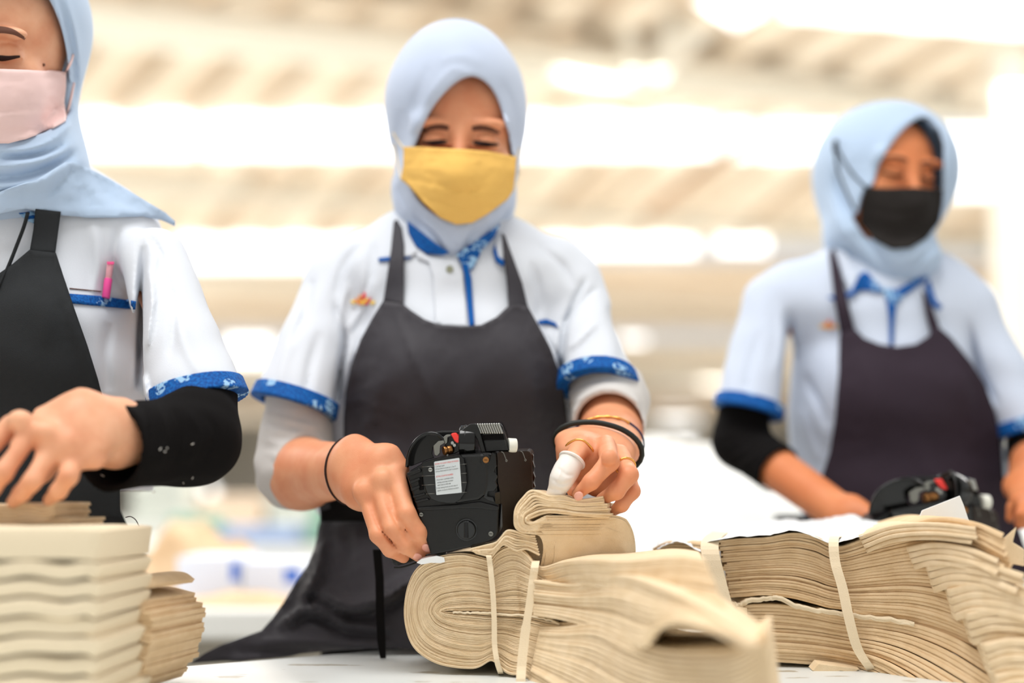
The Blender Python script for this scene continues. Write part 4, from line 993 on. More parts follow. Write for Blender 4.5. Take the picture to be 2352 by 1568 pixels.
    # second tool
    tl = empty('label_gun', P(2160, 1230, 1.64), 'second label gun, blurred, with a red latch, lying behind the white paper at the right', 'label gun')
    g2 = lambda x, y: (2167 + (x - 610) / 4.75 * (1.48 if x < 610 else .72), 1112 + (y - 215) / 4.75 * (1.05 if x < 610 else .9) + max(0, (x - 610)) * .045)
    d2 = lambda x, y: 1.66 + max(0, x - 610) * .00006
    gun(tl, g2, d2, 1.25, False)
# ================================================================ the label gun on the bundle
def gun(root, g, dep, sc=1.0, full=True):
    """g(x, y) -> photo pixel of the tool's drawing, dep(x) -> distance of its side plate"""
    BK = unit(VIEW + A([.10, 0, 0]))
    def pp(pts, dz=0.0): return A([P(*g(x, y), dep(x, y) + dz) for x, y in pts])
    def plate(name, pts, th, dz, mt, par=root, bev=.0006, smoothp=False):
        if smoothp: pts = smooth_line(pts, 4, True)
        return prism(name, pp(pts, dz), BK * th * sc, mt, par, bev * sc)
    shell = plate('housing', [(60, 600), (150, 545), (228, 500), (420, 440), (650, 392), (890, 376), (985, 378), (1035, 420), (1045, 470), (1050, 560), (1055, 700), (1058, 800), (1076, 900), (1070, 1000), (1062, 1240), (1040, 1290), (1000, 1325), (900, 1372), (620, 1438), (350, 1490), (326, 1488), (300, 1400), (200, 1080), (130, 830)], .048, 0, M['plastic'], bev=.0018)
    plate('housing_bulge', [(600, 398), (890, 382), (945, 420), (962, 560), (962, 720), (935, 830), (850, 895), (620, 930), (500, 900), (480, 600)], .006, -.0045, M['plastic'], shell, .004, False)
    cov = plate('side_cover', [(228, 482), (420, 430), (648, 396), (690, 440), (712, 540), (726, 700), (700, 820), (650, 890), (590, 926), (500, 925), (410, 912), (330, 880), (285, 820), (255, 730), (240, 620)], .006, -.0078, M['plasticg'], root, .0008)
    for y0, y1 in ((532, 500), (632, 600), (732, 700), (828, 808)):
        for xa, xb in ((232, 372), (650, 720)):
            if y0 > 800: xa = max(xa, 275) if xa < 500 else xa
            ya = y0 + (xa - 232) * (y1 - y0) / 490; yb = y0 + (xb - 232) * (y1 - y0) / 490
            w = pp([(xa, ya), (xb, yb)], -.0082); tube_mesh('cover_line', w, .00022 * sc, M['dullsteel'], cov, 5)
    plate('relief_band', [(172, 975), (400, 955), (620, 938), (860, 912), (1068, 962), (1078, 985), (1062, 1010), (850, 985), (640, 985), (400, 1000), (190, 1012)], .004, -.003, M['plastic'], shell, .0012)
    for q in ([(62, 600), (200, 548), (225, 560), (225, 585), (75, 640)], [(90, 690), (205, 648), (215, 670), (100, 722)], [(108, 765), (205, 730), (215, 755), (118, 800)], [(150, 905), (290, 872), (320, 890), (165, 930)], [(130, 850), (262, 815), (272, 835), (140, 872)]):
        plate('grip_rib', q, .004, -.0028, M['plastic'], shell, .0009)
    plate('slot', [(190, 650), (240, 640), (250, 780), (205, 790)], .002, -.0012, M['black'], shell, .0003)
    # knob
    c = P(*g(722, 1216), dep(722, 1216)); nrm = -BK
    cyl('knob_recess', c, c + nrm * .0012 * sc, .0114 * sc, .0110 * sc, M['plasticg'], shell, 36, .0003)
    kb = cyl('knob', c + nrm * .001 * sc, c + nrm * .0042 * sc, .0096 * sc, .0088 * sc, M['plasticg'], root, 36, .0005)
    prism('knob_grip', [c + nrm * .004 * sc + A(v) * sc for v in ((-.0020, 0, -.0076), (.0020, 0, -.0076), (.0020, 0, .0076), (-.0020, 0, .0076))], nrm * .0016 * sc, M['plasticg'], kb, .0006)
    for x, y, r, dz, mt in ((325, 562, .0021, -.0095, 'chrome'), (930, 456, .0030, -.006, 'brass'), (225, 1052, .0021, -.002, 'dullsteel'), (985, 1262, .0024, -.0015, 'dullsteel')):
        c = P(*g(x, y), dep(x, y) + dz); s_ = cyl('screw', c, c + BK * .003 * sc, r * sc, r * sc, M[mt], root, 20, .0003)
        if full: prism('screw_slot', [c - BK * .0001 + A(v) for v in ((-.0016, 0, -.0003), (.0016, 0, -.0003), (.0016, 0, .0003), (-.0016, 0, .0003))], -BK * .0001, M['black'], s_)
    if full: cyl('screw_boss', P(*g(930, 456), dep(930, 456) - .004), P(*g(930, 456), dep(930, 456) + .01), .0055, .0062, M['plastic'], root, 28, .0008)
    # dark end panel, turned away from the lens
    def dpan(x): return dep(1060, 0) - .001 + (x - 1060) / 370 * .034
    fr = [(1050, 376), (1100, 362), (1380, 350), (1408, 362), (1428, 400), (1436, 600), (1442, 760), (1442, 1235), (1112, 1245), (1104, 940), (1080, 930), (1082, 800), (1060, 700), (1055, 430)]
    fr3 = A([P(*g(x, y), dpan(x)) for x, y in fr])
    pan = prism('end_panel', fr3, BK * .03 * sc, M['plasticb'], root, .0022 * sc)
    lat = [(1026, 812), (1084, 800), (1088, 935), (1034, 938)]
    prism('panel_catch', A([P(*g(x, y), dpan(x) - .002) for x, y in lat]), BK * .006, M['plasticg'], pan, .0006)
    zig = [(905, 520), (960, 470), (1000, 372), (1040, 392), (1050, 520), (1020, 575), (1058, 640), (1034, 690), (1058, 735), (1022, 795), (955, 800), (945, 850), (1010, 860), (1034, 920), (960, 900), (900, 860), (935, 760), (925, 640)]
    plate('serrated_edge', zig, .006, -.0035, M['plasticg'], root, .0008)
    zr = [(1425, 380), (1448, 410), (1440, 470), (1462, 540), (1446, 590), (1468, 650), (1448, 700), (1470, 755), (1430, 770)]
    prism('serrated_edge', A([P(*g(x, y), dpan(x) + .004) for x, y in zr]), BK * .01, M['plasticg'], root, .0006)
    for x0, y0 in ((1100, 366), (1308, 360)):
        w = A([P(*g(x0 + dx, y0 + dy), dpan(x0) - .0012) for dx, dy in ((0, 0), (22, 12), (38, 50), (50, 85), (46, 100), (56, 108), (64, 96), (54, 86))])
        tube_mesh('wire_hook', smooth_line(w, 3), .0004 * sc, M['dullsteel'], pan, 6)
    # counter on top: cheeks, ribbed wheel, window
    hs = plate('counter_cheek', [(655, 140), (752, 66), (815, 56), (850, 110), (880, 200), (928, 372), (880, 378), (838, 240), (790, 165), (740, 150)], .006, .002, M['plastic'], root, .001)
    plate('counter_cheek', [(1055, 52), (1088, 60), (1112, 90), (1150, 210), (1192, 352), (1172, 358), (1128, 210), (1090, 100)], .006, .010, M['plastic'], root, .001)
    plate('counter_body', [(828, 70), (1075, 56), (1130, 170), (1175, 352), (930, 372), (872, 180)], .030, .008, M['plasticg'], root, .001)
    plate('counter_window', [(878, 186), (1118, 168), (1134, 232), (902, 240)], .002, .0065, M['black'], root, .0002)
    plate('counter_plate', [(905, 246), (1138, 238), (1172, 348), (930, 366)], .003, .0055, M['plastic'], root, .0005)
    for i in range(10):
        x = 838 + i * 25.5
        w = pp([(x, 62 - i * .6), (x + 12, 90), (x + 30, 135), (x + 42, 168)], .0045)
        tube_mesh('wheel_rib', smooth_line(w, 3), .0011 * sc, M['chrome'] if i % 1 == 0 else M['plastic'], root, 8)
    c = P(*g(1170, 296), dep(1170, 0) + .016); cyl('white_knob', c, c + A([.0085, .002, 0]) * sc, .0072 * sc, .0068 * sc, M['whitep'], root, 24, .0008)
    # drum
    a = P(*g(655, 262), dep(655, 0) + .014); b = P(*g(835, 262), dep(835, 0) + .016)
    cyl('ink_drum', a, b, .0170 * sc, .0170 * sc, M['plasticg'], root, 48, .0012)
    cyl('drum_collar', a + A([.004, 0, 0]), a + A([.0065, 0, 0]), .0175 * sc, .0175 * sc, M['plastic'], root, 48, .0005)
    # lever plate, latch, clips, pins
    mech = plate('lever_plate', [(520, 205), (600, 190), (680, 270), (672, 345), (600, 385), (500, 405), (470, 380), (480, 300)], .006, .004, M['plasticg'], root, .0008)
    plate('red_latch', [(545, 176), (560, 166), (602, 160), (672, 246), (668, 270), (612, 272), (588, 250)], .006, -.001, M['redp'], root, .0012)
    plate('steel_clip', [(356, 302), (410, 250), (470, 244), (482, 268), (432, 300), (428, 385), (398, 418), (368, 402)], .0035, -.001, M['dullsteel'], root, .0006)
    plate('steel_clip', [(465, 208), (500, 180), (545, 178), (548, 192), (512, 206), (508, 268), (484, 288)], .003, .001, M['dullsteel'], root, .0005)
    for x, y, r in ((565, 270, .0017), (588, 296, .0017), (510, 402, .0012)):
        c = P(*g(x, y), dep(x, y) + .002); cyl('rivet', c, c + BK * .004, r * sc, r * sc, M['chrome'], mech, 16, .0003)
    a = P(*g(468, 358), dep(468, 0) - .001); b = P(*g(556, 340), dep(556, 0) + .004)
    br = cyl('brass_pin', a, a + (b - a) * .28, .0045 * sc, .0045 * sc, M['brass'], root, 24, .0004)
    cyl('pin_groove', a + (b - a) * .28, a + (b - a) * .45, .0033 * sc, .0033 * sc, M['brass'], br, 20)
    cyl('pin_head', a + (b - a) * .45, b, .0042 * sc, .0042 * sc, M['brass'], br, 24, .0004)
    # label roll holder: dished shield with a rim and a back band
    arc = smooth_line([(68, 532), (80, 420), (115, 320), (165, 245), (225, 195), (290, 168), (350, 162), (405, 178), (450, 215), (476, 250)], 4)
    inner = [(400, 262), (352, 320), (345, 390), (365, 435), (300, 452), (228, 478), (130, 520)]
    hol = plate('roll_holder', list(arc) + inner, .003, .012, M['plasticg'], root, .0005)
    tube_mesh('holder_rim', pp(arc, .003), .0016 * sc, M['plasticg'], hol, 10)
    bandp = [pp(arc, .002), pp(arc, .046)]
    n = len(arc); V = np.concatenate(bandp); Fc = [[i, i + 1, n + i + 1, n + i] for i in range(n - 1)]
    bo_ = new_mesh('holder_wall', V, Fc, M['plasticg'], hol); m_ = bo_.modifiers.new('t', 'SOLIDIFY'); m_.thickness = .002
    plate('holder_cap', [(300, 166), (420, 146), (600, 142), (660, 160), (560, 178), (460, 210), (405, 180)], .02, .022, M['plastic'], root, .001)
    return shell

def text_mesh(name, body, origin, u, v, w_, h_, n, mt, parent):
    """one line of lettering: u, v unit directions in the plane, w_ = line width, h_ = letter height (metres)"""
    cu = bpy.data.curves.new(name, 'FONT'); cu.body = body; cu.size = 1.0; cu.extrude = 0.0
    o = bpy.data.objects.new(name, cu); COL.objects.link(o)
    dg = bpy.context.evaluated_depsgraph_get(); me = bpy.data.meshes.new_from_object(o.evaluated_get(dg))
    bpy.data.objects.remove(o); bpy.data.curves.remove(cu)
    co = np.zeros(len(me.vertices) * 3); me.vertices.foreach_get('co', co); co = co.reshape(-1, 3)
    x0, x1 = co[:, 0].min(), co[:, 0].max()
    pts = A(origin) + ((co[:, 0] - x0) / (x1 - x0) * w_)[:, None] * u + (co[:, 1] / .7 * h_)[:, None] * v + A(n) * .00012
    me.vertices.foreach_set('co', pts.ravel()); me.update(); me.materials.append(mt)
    q = bpy.data.objects.new(name, me); COL.objects.link(q); attach(q, parent)
    return q

def build_gun():
    root = empty('label_gun', P(1080, 1270, 1.41), 'black label gun with a white instruction sticker, gripped on top of the tied bundle', 'label gun')
    g = lambda x, y: (920 + x / 4.75, 960 + y / 4.75)
    dep = lambda x, y: 1.408 - x / 1000 * .020
    gun(root, g, dep)
    BK = unit(VIEW + A([.10, 0, 0]))
    q = [(366, 482), (374, 474), (634, 434), (642, 440), (668, 806), (662, 812), (396, 838), (390, 832)]
    fr = A([P(*g(x, y), dep(x, y) - .0086) for x, y in q])
    st = prism('sticker', fr, BK * .0004, M['sticker'], root, 0)
    tl = P(*g(366, 478), dep(366, 0) - .0088); tr = P(*g(641, 435), dep(641, 0) - .0088); bl = P(*g(390, 838), dep(390, 0) - .0088)
    u = unit(tr - tl); v = unit(bl - tl); Wd = np.linalg.norm(tr - tl); Hh = np.linalg.norm(bl - tl)
    T = [("SETTING TO COUNT SINGLE OR DOUBLE", .03, .095, .95, 'redink'), ("1-Lift Red Latch", .03, .17, .38, 'ink'), ("2-Press lever to move to 1, 2 or R", .03, .245, .83, 'ink'), ("3-Press Red Latch to lock in position", .03, .32, .92, 'ink'),
         ("SETTING COUNTING NUMBERS", .04, .475, .69, 'redink'), ("1-Push lever and hold while", .03, .575, .70, 'ink'), ("setting counting numbers", .07, .655, .64, 'ink'), ("with knob on left side", .07, .735, .54, 'ink'),
         ("2-Use setting knob on left side of", .02, .82, .86, 'ink'), ("labeler to set to desired numbers", .06, .90, .86, 'ink')]
    for t, x, y, w_, m_ in T:
        text_mesh('printed_line', t, tl + u * Wd * x + v * Hh * y, u, -v, Wd * w_ * .98, Hh * (.040 if m_ == 'ink' else .044), -BK, M[m_], st)
    # trigger and handle inside the grip
    prism('trigger', A([P(x, y, 1.434) for x, y in ((912, 1090), (938, 1086), (950, 1130), (978, 1210), (988, 1255), (972, 1250), (940, 1195), (915, 1130))]), VIEW * .016, M['plasticg'], root, .002)
    prism('handle', A([P(x, y, 1.449) for x, y in ((870, 1090), (925, 1075), (965, 1180), (985, 1262), (975, 1282), (930, 1296), (905, 1302), (880, 1250))]), VIEW * .030, M['plastic'], root, .004)
    tube_mesh('feed_wire', smooth_line(A([P(x, y, 1.44) for x, y in ((905, 1303), (925, 1302), (955, 1292), (985, 1282), (1010, 1276))]), 4), .0009, M['rubber'], root, 6)
# ================================================================ cloth bundles
def lerp_curves(c0, c1, t): return c0 * (1 - t) + c1 * t

def plies(name, curves, ext, r, mt, parent=None, jit=.0015, seed=1, rag=0.0, close=True):
    """stacked plies of cloth: each curve is (n, 3) of photo x, photo y, distance; ext = push-back vector(s); r = half thickness in pixels"""
    rg = np.random.RandomState(seed); V = []; Fc = []; base = 0
    for ci, c in enumerate(curves):
        c = A(c, float); n = len(c)
        rr = r[ci] if np.ndim(r) else r
        t = np.gradient(c[:, :2], axis=0); t /= np.linalg.norm(t, axis=1)[:, None] + 1e-9
        nr = np.stack([-t[:, 1], t[:, 0]], 1)
        E = A(ext); E = np.broadcast_to(E, (n, 3)) if E.ndim == 1 else E
        j = rg.normal(0, jit) + np.convolve(rg.normal(0, jit * .6, n + 8), np.ones(9) / 9, 'valid')[:n] + rg.normal(0, rag, n)
        rr = np.broadcast_to(np.asarray(rr, float), (n,))
        cols = []
        for s, fz in ((-1, 1.0), (-1, .0), (-.55, -1), (.55, -1), (1, .0), (1, 1.0)):
            q = c[:, :2] + nr * (rr * s)[:, None] * .985
            p = PA(q[:, 0], q[:, 1], c[:, 2] + j)
            if fz == 1.0: p = p + E
            elif fz == 0.0: p = p + E * (np.minimum(.0012, .0004 + rr * .0001) / np.maximum(np.linalg.norm(E, axis=1), 1e-6))[:, None]
            cols.append(p)
        V.append(np.stack(cols, 1).reshape(-1, 3))
        for i in range(n - 1):
            for k in range(6):
                a = base + i * 6 + k; b = base + i * 6 + (k + 1) % 6
                Fc.append((a, b, b + 6, a + 6))
        Fc.append(tuple(base + k for k in range(6))[::-1]); Fc.append(tuple(base + (n - 1) * 6 + k for k in range(6)))
        base += n * 6
    o = new_mesh(name, np.concatenate(V), [f for f in Fc], mt, parent)
    bm = bmesh.new(); bm.from_mesh(o.data); bmesh.ops.recalc_face_normals(bm, faces=bm.faces); bm.to_mesh(o.data); bm.free()
    m = o.modifiers.new('split', 'EDGE_SPLIT'); m.split_angle = 1.1
    return o

def resamp(pts, n, sm=8):
    c = smooth_line([A(p, float) for p in pts], sm)
    return c

def strip(name, pts, w, mt, parent, th=.0012, dirs=RIGHT):
    c = smooth_line([P(*p) for p in pts], 5)
    return ribbon(name, c, w, th, mt, parent, dirs)

def build_bundles():
    rg = np.random.RandomState(5)
    # ---- tied bundle in the middle
    root = empty('tied_cloth_bundle', P(1150, 1545, 1.42), 'beige cloth bundle with a rounded fold end tied by two strips, under the label gun', 'cloth bundle')
    O = [(1620, 1292, 1.13), (1500, 1285, 1.18), (1380, 1283, 1.25), (1290, 1296, 1.33), (1238, 1304, 1.375), (1205, 1260, 1.390), (1172, 1250, 1.393), (1142, 1262, 1.395), (1118, 1279, 1.396), (1060, 1270, 1.398), (1000, 1280, 1.402), (960, 1302, 1.405), (938, 1340, 1.408), (928, 1392, 1.41), (931, 1440, 1.41), (946, 1482, 1.408), (975, 1510, 1.405),
         (1020, 1530, 1.40), (1085, 1537, 1.395), (1130, 1524, 1.39), (1165, 1548, 1.38), (1200, 1556, 1.37), (1250, 1590, 1.35), (1330, 1640, 1.30), (1450, 1690, 1.22), (1600, 1720, 1.12)]
    I = [(1700, 1480, 1.06), (1560, 1455, 1.10), (1470, 1440, 1.18), (1380, 1415, 1.27), (1300, 1424, 1.34), (1215, 1412, 1.385), (1190, 1411, 1.388), (1170, 1409, 1.39), (1130, 1407, 1.392), (1090, 1405, 1.395), (1060, 1405, 1.398), (1040, 1404, 1.40), (1026, 1404, 1.40), (1018, 1405, 1.40), (1026, 1406, 1.40), (1040, 1406, 1.40), (1060, 1407, 1.398),
         (1090, 1408, 1.395), (1130, 1411, 1.392), (1170, 1414, 1.39), (1215, 1417, 1.385), (1290, 1428, 1.34), (1370, 1420, 1.27), (1470, 1466, 1.18), (1600, 1530, 1.10), (1760, 1600, 1.03)]
    Oc, Ic = smooth_line(O, 7), smooth_line(I, 7); n = len(Oc); cs = []
    N = 40
    x = np.arange(n)
    nz = [np.convolve(rg.normal(0, 1, n + 24), np.hanning(25) / 5, 'valid')[:n] for _ in range(8)]
    for i in range(N):
        t = (i + .5) / N; e = t ** .92
        c = Ic * (1 - e) + Oc * e
        # lengthwise waves of the plies, stronger towards the loose end
        amp = np.interp(c[:, 0], [930, 1100, 1240, 1400, 1700], [.6, .8, 2.4, 7, 10])
        up = x < n * .5
        wv = np.where(up, np.sin(c[:, 0] / 46 + .6 + t * 1.5) * amp * .9, np.sin(c[:, 0] / 52 + 2 + t) * amp * .8)
        c[:, 1] += wv + nz[i * 8 // N] * amp * .35 + rg.normal(0, .35)
        c[:, 1] += np.exp(-((c[:, 0] - 1128) / 14) ** 2) * np.where(up, 1, -1) * 5 * t + np.exp(-((c[:, 0] - 1208) / 16) ** 2) * np.where(up, 1, -1) * 6 * t
        c[:, 2] += .006 * (1 - t) * 0
        cs.append(c)
    th = [1.7 + 1.1 * 0 for i in range(N)]
    sp_ = np.hypot(*(Oc - Ic)[:, :2].T) / N / 2 * 1.0
    body = plies('cloth_layers', cs, A([.02, .20, 0]), [np.maximum(sp_, 1.5)] * N, M['tan'], root, .0009, 3, .0002)
    # loose flap of plies at the near end
    O2 = [(1225, 1330, 1.36), (1330, 1345, 1.30), (1430, 1330, 1.20), (1520, 1352, 1.10), (1600, 1385, 1.05), (1680, 1440, 1.01), (1738, 1488, .98)]
    I2 = [(1225, 1412, 1.36), (1320, 1432, 1.30), (1400, 1455, 1.22), (1478, 1478, 1.12), (1510, 1440, 1.07), (1580, 1430, 1.03), (1725, 1500, .99)]
    cs = []
    for i in range(12):
        t = i / 11; c = smooth_line(O2, 8) * (1 - t) + smooth_line(I2, 8) * t; c[:, 1] += np.sin(c[:, 0] / 60 + t * 2) * 5; cs.append(c)
    q_ = np.hypot(*(smooth_line(O2, 8) - smooth_line(I2, 8))[:, :2].T) / 11 / 2
    plies('loose_layers', cs, A([.03, .13, .0]), [np.maximum(q_, 3.2)] * 12, M['tan'], root, .003, 9)
    O3 = [(1240, 1440, 1.36), (1300, 1446, 1.31), (1380, 1440, 1.24), (1460, 1470, 1.15), (1560, 1500, 1.08), (1680, 1500, 1.03), (1762, 1450, 1.0)]
    I3 = [(1215, 1560, 1.36), (1260, 1590, 1.31), (1330, 1640, 1.24), (1430, 1700, 1.15), (1530, 1740, 1.08), (1640, 1740, 1.03), (1790, 1680, 1.0)]
    cs = []
    for i in range(20):
        t = i / 19; c = smooth_line(O3, 8) * (1 - t) + smooth_line(I3, 8) * t; c[:, 1] += np.sin(c[:, 0] / 45 + t * 3) * 4; cs.append(c)
    plies('loose_layers', cs, A([.03, .15, .0]), 4.6, M['tan'], root, .002, 12)
    strip('binding_strip', [(1122, 1276, 1.50), (1122, 1272, 1.395), (1126, 1300, 1.385), (1132, 1360, 1.384), (1135, 1420, 1.384), (1136, 1480, 1.383), (1142, 1520, 1.38), (1150, 1545, 1.39), (1150, 1548, 1.45)], .0052, M['tape'], root)
    strip('binding_strip', [(1232, 1288, 1.46), (1230, 1292, 1.372), (1224, 1330, 1.364), (1216, 1390, 1.362), (1208, 1440, 1.36), (1203, 1480, 1.358), (1198, 1530, 1.354), (1196, 1575, 1.35), (1196, 1600, 1.40)], [.0075] * 20 + [.009] * 21, M['tape'], root)
    m_ = smooth_line([(1040, 1406, 1.398), (1080, 1407, 1.394), (1120, 1408, 1.39), (1160, 1411, 1.386), (1215, 1415, 1.381), (1260, 1424, 1.358), (1285, 1434, 1.338)], 7)
    m_[:, 1] += rg.normal(0, .9, len(m_)); plies('middle_ply', [m_], A([.0, .1, 0]), 2.2, M['tape'], root, .0008, 6, .0008)
    # ---- panels folded over on top
    z = lambda a: [(1080 + q[0] / 5.88, 1100 + q[1] / 5.88) for q in a]
    t0 = z([(1790, 232), (1450, 285), (1250, 222), (1050, 222), (830, 138), (700, 250), (612, 380), (590, 520), (606, 650), (690, 718), (820, 735), (915, 760), (975, 850), (985, 980), (950, 1150), (900, 1260)])
    t1 = z([(1895, 528), (1500, 500), (1250, 478), (1080, 458), (960, 493), (880, 518), (812, 533), (785, 548), (800, 566), (850, 578), (930, 540), (1050, 492), (1130, 570), (1182, 760), (1182, 1050), (1110, 1262)])
    fp = empty('folded_cloth', P(1290, 1290, 1.40), 'short beige stack folded over in an S, pinched by ringed fingers', 'folded cloth')
    a0, a1 = smooth_line(t0, 7), smooth_line(t1, 7); n = len(a0); s = np.linspace(0, 1, n); cs = []
    N = 9
    for i in range(N):
        t = (i + .4) / N; c = a0 * (1 - t) + a1 * t
        c[:, 0] += np.where(s < .1, (1 - s / .1) * rg.uniform(-3, 5), 0)
        if i < 4: c[:, 1] += np.exp(-((s - .06) / .05) ** 2) * -2
        c[:, 1] += np.sin(s * 30 + i) * .5
        dd = np.interp(s, [0, .25, .45, .7, 1], [1.392, 1.386, 1.380, 1.384, 1.40])
        cs.append(np.column_stack([c, dd]))
    w = np.clip((s - .56) / .12, 0, 1)[:, None]; w = w * w * (3 - 2 * w)
    ext = A([.012, .075, 0]) * (1 - w) + A([1, .35, .0]) * w * np.interp(s, [0, .62, .70, .78, .9, 1], [.05, .050, .062, .074, .078, .080])[:, None]
    plies('cloth_layers', cs, ext, 2.9, M['tan'], fp, .0008, 4, .0002)
    u0 = z([(0, 950), (180, 905), (340, 862), (410, 800), (500, 700), (620, 712), (760, 760), (880, 770)])
    u1 = z([(60, 985), (200, 1000), (290, 1012), (380, 915), (470, 840), (620, 905), (760, 900), (925, 965)])
    cs = []
    for i in range(8):
        t = i / 7 * 1.3; c = smooth_line(u0, 6) * (1 - t) + smooth_line(u1, 6) * t; cs.append(np.column_stack([c, np.full(len(c), 1.386)]))
    plies('crumpled_layers', cs, A([.0, .06, 0]), 2.6, M['tan'], fp, .0015, 8, .0003)
    plies('inner_layers', [np.column_stack([c_, np.full(len(c_), 1.405)]) for c_ in (smooth_line([(1218, 1222), (1236, 1236), (1246, 1256), (1250, 1280)], 6), smooth_line([(1150, 1252), (1190, 1256), (1225, 1272), (1246, 1310)], 6), smooth_line([(1160, 1282), (1190, 1284), (1215, 1294), (1232, 1320)], 6))], A([.0, .05, 0]), 17, M['tan'], fp, .001, 8)
    # paper scrap under the tool
    pz = [(957, 1292), (968, 1284), (985, 1280), (1002, 1277), (1020, 1280), (1022, 1290), (1012, 1293), (990, 1292), (968, 1296)]
    o = prism('paper_scrap', A([P(x, y, 1.398) for x, y in pz]), A([.0, .05, .0045]), M['paper'], None, 0)
    tag(o, 'torn white paper scrap poking out between the label gun and the tied bundle', 'paper')
    # ---- right bundle
    rb = empty('tied_cloth_bundle', P(1900, 1540, 1.42), 'wide beige cloth bundle at the right, covered by white paper and tied by strips', 'cloth bundle')
    T = [(1650, 1240, 1.475), (1700, 1236, 1.47), (1760, 1234, 1.46), (1820, 1224, 1.455), (1870, 1230, 1.45), (1905, 1246, 1.445), (1935, 1252, 1.44), (2000, 1228, 1.42), (2080, 1205, 1.39), (2160, 1190, 1.35), (2240, 1200, 1.31), (2300, 1220, 1.28)]
    B_ = [(1678, 1374, 1.475), (1710, 1372, 1.47), (1760, 1368, 1.46), (1820, 1374, 1.455), (1870, 1386, 1.45), (1905, 1396, 1.445), (1950, 1402, 1.44), (2030, 1412, 1.42), (2120, 1424, 1.39), (2220, 1455, 1.35), (2320, 1510, 1.30), (2400, 1580, 1.26)]
    Tc, Bc = smooth_line(T, 7), smooth_line(B_, 7); cs = []
    for i in range(26):
        t = (i + .5) / 26; c = Tc * (1 - t) + Bc * t
        c[:, 1] += np.sin(c[:, 0] / 60 + t * 2) * np.interp(c[:, 0], [1650, 1950, 2300], [1, 1.5, 5]) + rg.normal(0, .5)
        c[:, 0] += rg.normal(0, 2) + np.where(np.arange(len(c)) < 6, rg.normal(0, 2), 0)
        cs.append(c)
    plies('cloth_layers', cs, A([.03, .22, 0]), [np.hypot(*(Bc - Tc)[:, :2].T) / 26 / 2 * 1.02] * 26, M['tan_d'], rb, .001, 21, .0002)
    T2 = [(1702, 1392, 1.47), (1740, 1388, 1.465), (1800, 1388, 1.46), (1860, 1396, 1.455), (1930, 1412, 1.445), (2030, 1424, 1.42), (2120, 1440, 1.39), (2220, 1475, 1.35), (2320, 1540, 1.30), (2400, 1620, 1.26)]
    B2 = [(1712, 1505, 1.47), (1770, 1518, 1.465), (1830, 1524, 1.46), (1890, 1530, 1.455), (1960, 1540, 1.445), (2010, 1556, 1.42), (2060, 1590, 1.39), (2120, 1640, 1.35), (2220, 1700, 1.30), (2300, 1760, 1.26)]
    Tc, Bc = smooth_line(T2, 8), smooth_line(B2, 8); cs = []
    for i in range(17):
        t = (i + .5) / 17; c = Tc * (1 - t) + Bc * t
        c[:, 1] += np.sin(c[:, 0] / 70 + t * 3) * np.interp(c[:, 0], [1650, 1950, 2300], [1, 2, 5]) + rg.normal(0, .7)
        c[:, 0] += rg.normal(0, 3); cs.append(c)
    plies('cloth_layers', cs, A([.03, .22, 0]), [np.hypot(*(Bc - Tc)[:, :2].T) / 17 / 2 * 1.02] * 17, M['tan_d'], rb, .0012, 23, .0002)
    # torn middle ply between the two halves
    m_ = smooth_line([(1680, 1384, 1.468), (1700, 1390, 1.464), (1722, 1376, 1.462), (1760, 1374, 1.458), (1790, 1372, 1.452), (1830, 1390, 1.448), (1880, 1400, 1.442), (1935, 1408, 1.436), (2000, 1416, 1.424), (2100, 1430, 1.39)], 6)
    m_[:, 1] += rg.normal(0, 1.2, len(m_)); plies('middle_ply', [m_, m_ + A([0, 4, .002])], A([.0, .1, 0]), 3.4, M['tape'], rb, .001, 5, .0008)
    m_ = smooth_line([(1960, 1408, 1.436), (2030, 1417, 1.424), (2120, 1431, 1.394), (2220, 1464, 1.354), (2320, 1524, 1.304), (2400, 1600, 1.264)], 6)
    plies('cloth_layers', [m_ + A([0, -5, 0]), m_ + A([0, 5, 0])], A([.0, .1, 0]), 6, M['tan_d'], rb, .001, 5)
    # stepped ends fanning towards the right
    k = 0
    for (x0, y0, d0), (x1, y1, d1), nn, r_ in (((1975, 1235, 1.42), (2235, 1200, 1.30), 4, 5), ((2085, 1262, 1.38), (2300, 1275, 1.27), 4, 6.5), ((2130, 1305, 1.36), (2345, 1310, 1.24), 4, 8), ((2180, 1362, 1.33), (2400, 1362, 1.22), 4, 9), ((2220, 1418, 1.31), (2450, 1420, 1.20), 4, 9), ((2262, 1490, 1.28), (2480, 1490, 1.18), 5, 9), ((2290, 1560, 1.26), (2490, 1570, 1.18), 4, 9)):
        cs = []
        for i in range(nn):
            y_ = i * r_ * 2.05; e = rg.uniform(-10, 10)
            c = smooth_line([(x0 + i * 5, y0 + y_, d0), (x0 * .7 + x1 * .3, y0 * .7 + y1 * .3 + y_ - 14, d0 * .7 + d1 * .3), (x0 * .35 + x1 * .65, y0 * .35 + y1 * .65 + y_ - 8, d0 * .35 + d1 * .65), (x1 + e, y1 + y_ + 14, d1)], 8); cs.append(c)
        plies('stepped_layers', cs, A([.03, .16, 0]), r_, M['tan'], rb, .002, 40 + k); k += 1
    for pz, dd, ex in (([(2262, 1262), (2300, 1240), (2334, 1210), (2325, 1245), (2352, 1262), (2352, 1300), (2300, 1290)], 1.32, (.004, .01, .0)), ([(1866, 1540), (1880, 1524), (1930, 1530), (1975, 1536), (1960, 1545), (1930, 1540), (1905, 1554)], 1.43, (0, .02, .002)), ([(1692, 1394), (1716, 1396), (1716, 1428), (1700, 1425)], 1.462, (0, .004, 0))):
        prism('loose_corner', A([P(x, y, dd) for x, y in pz]), ex, M['tan'], rb, .0006)
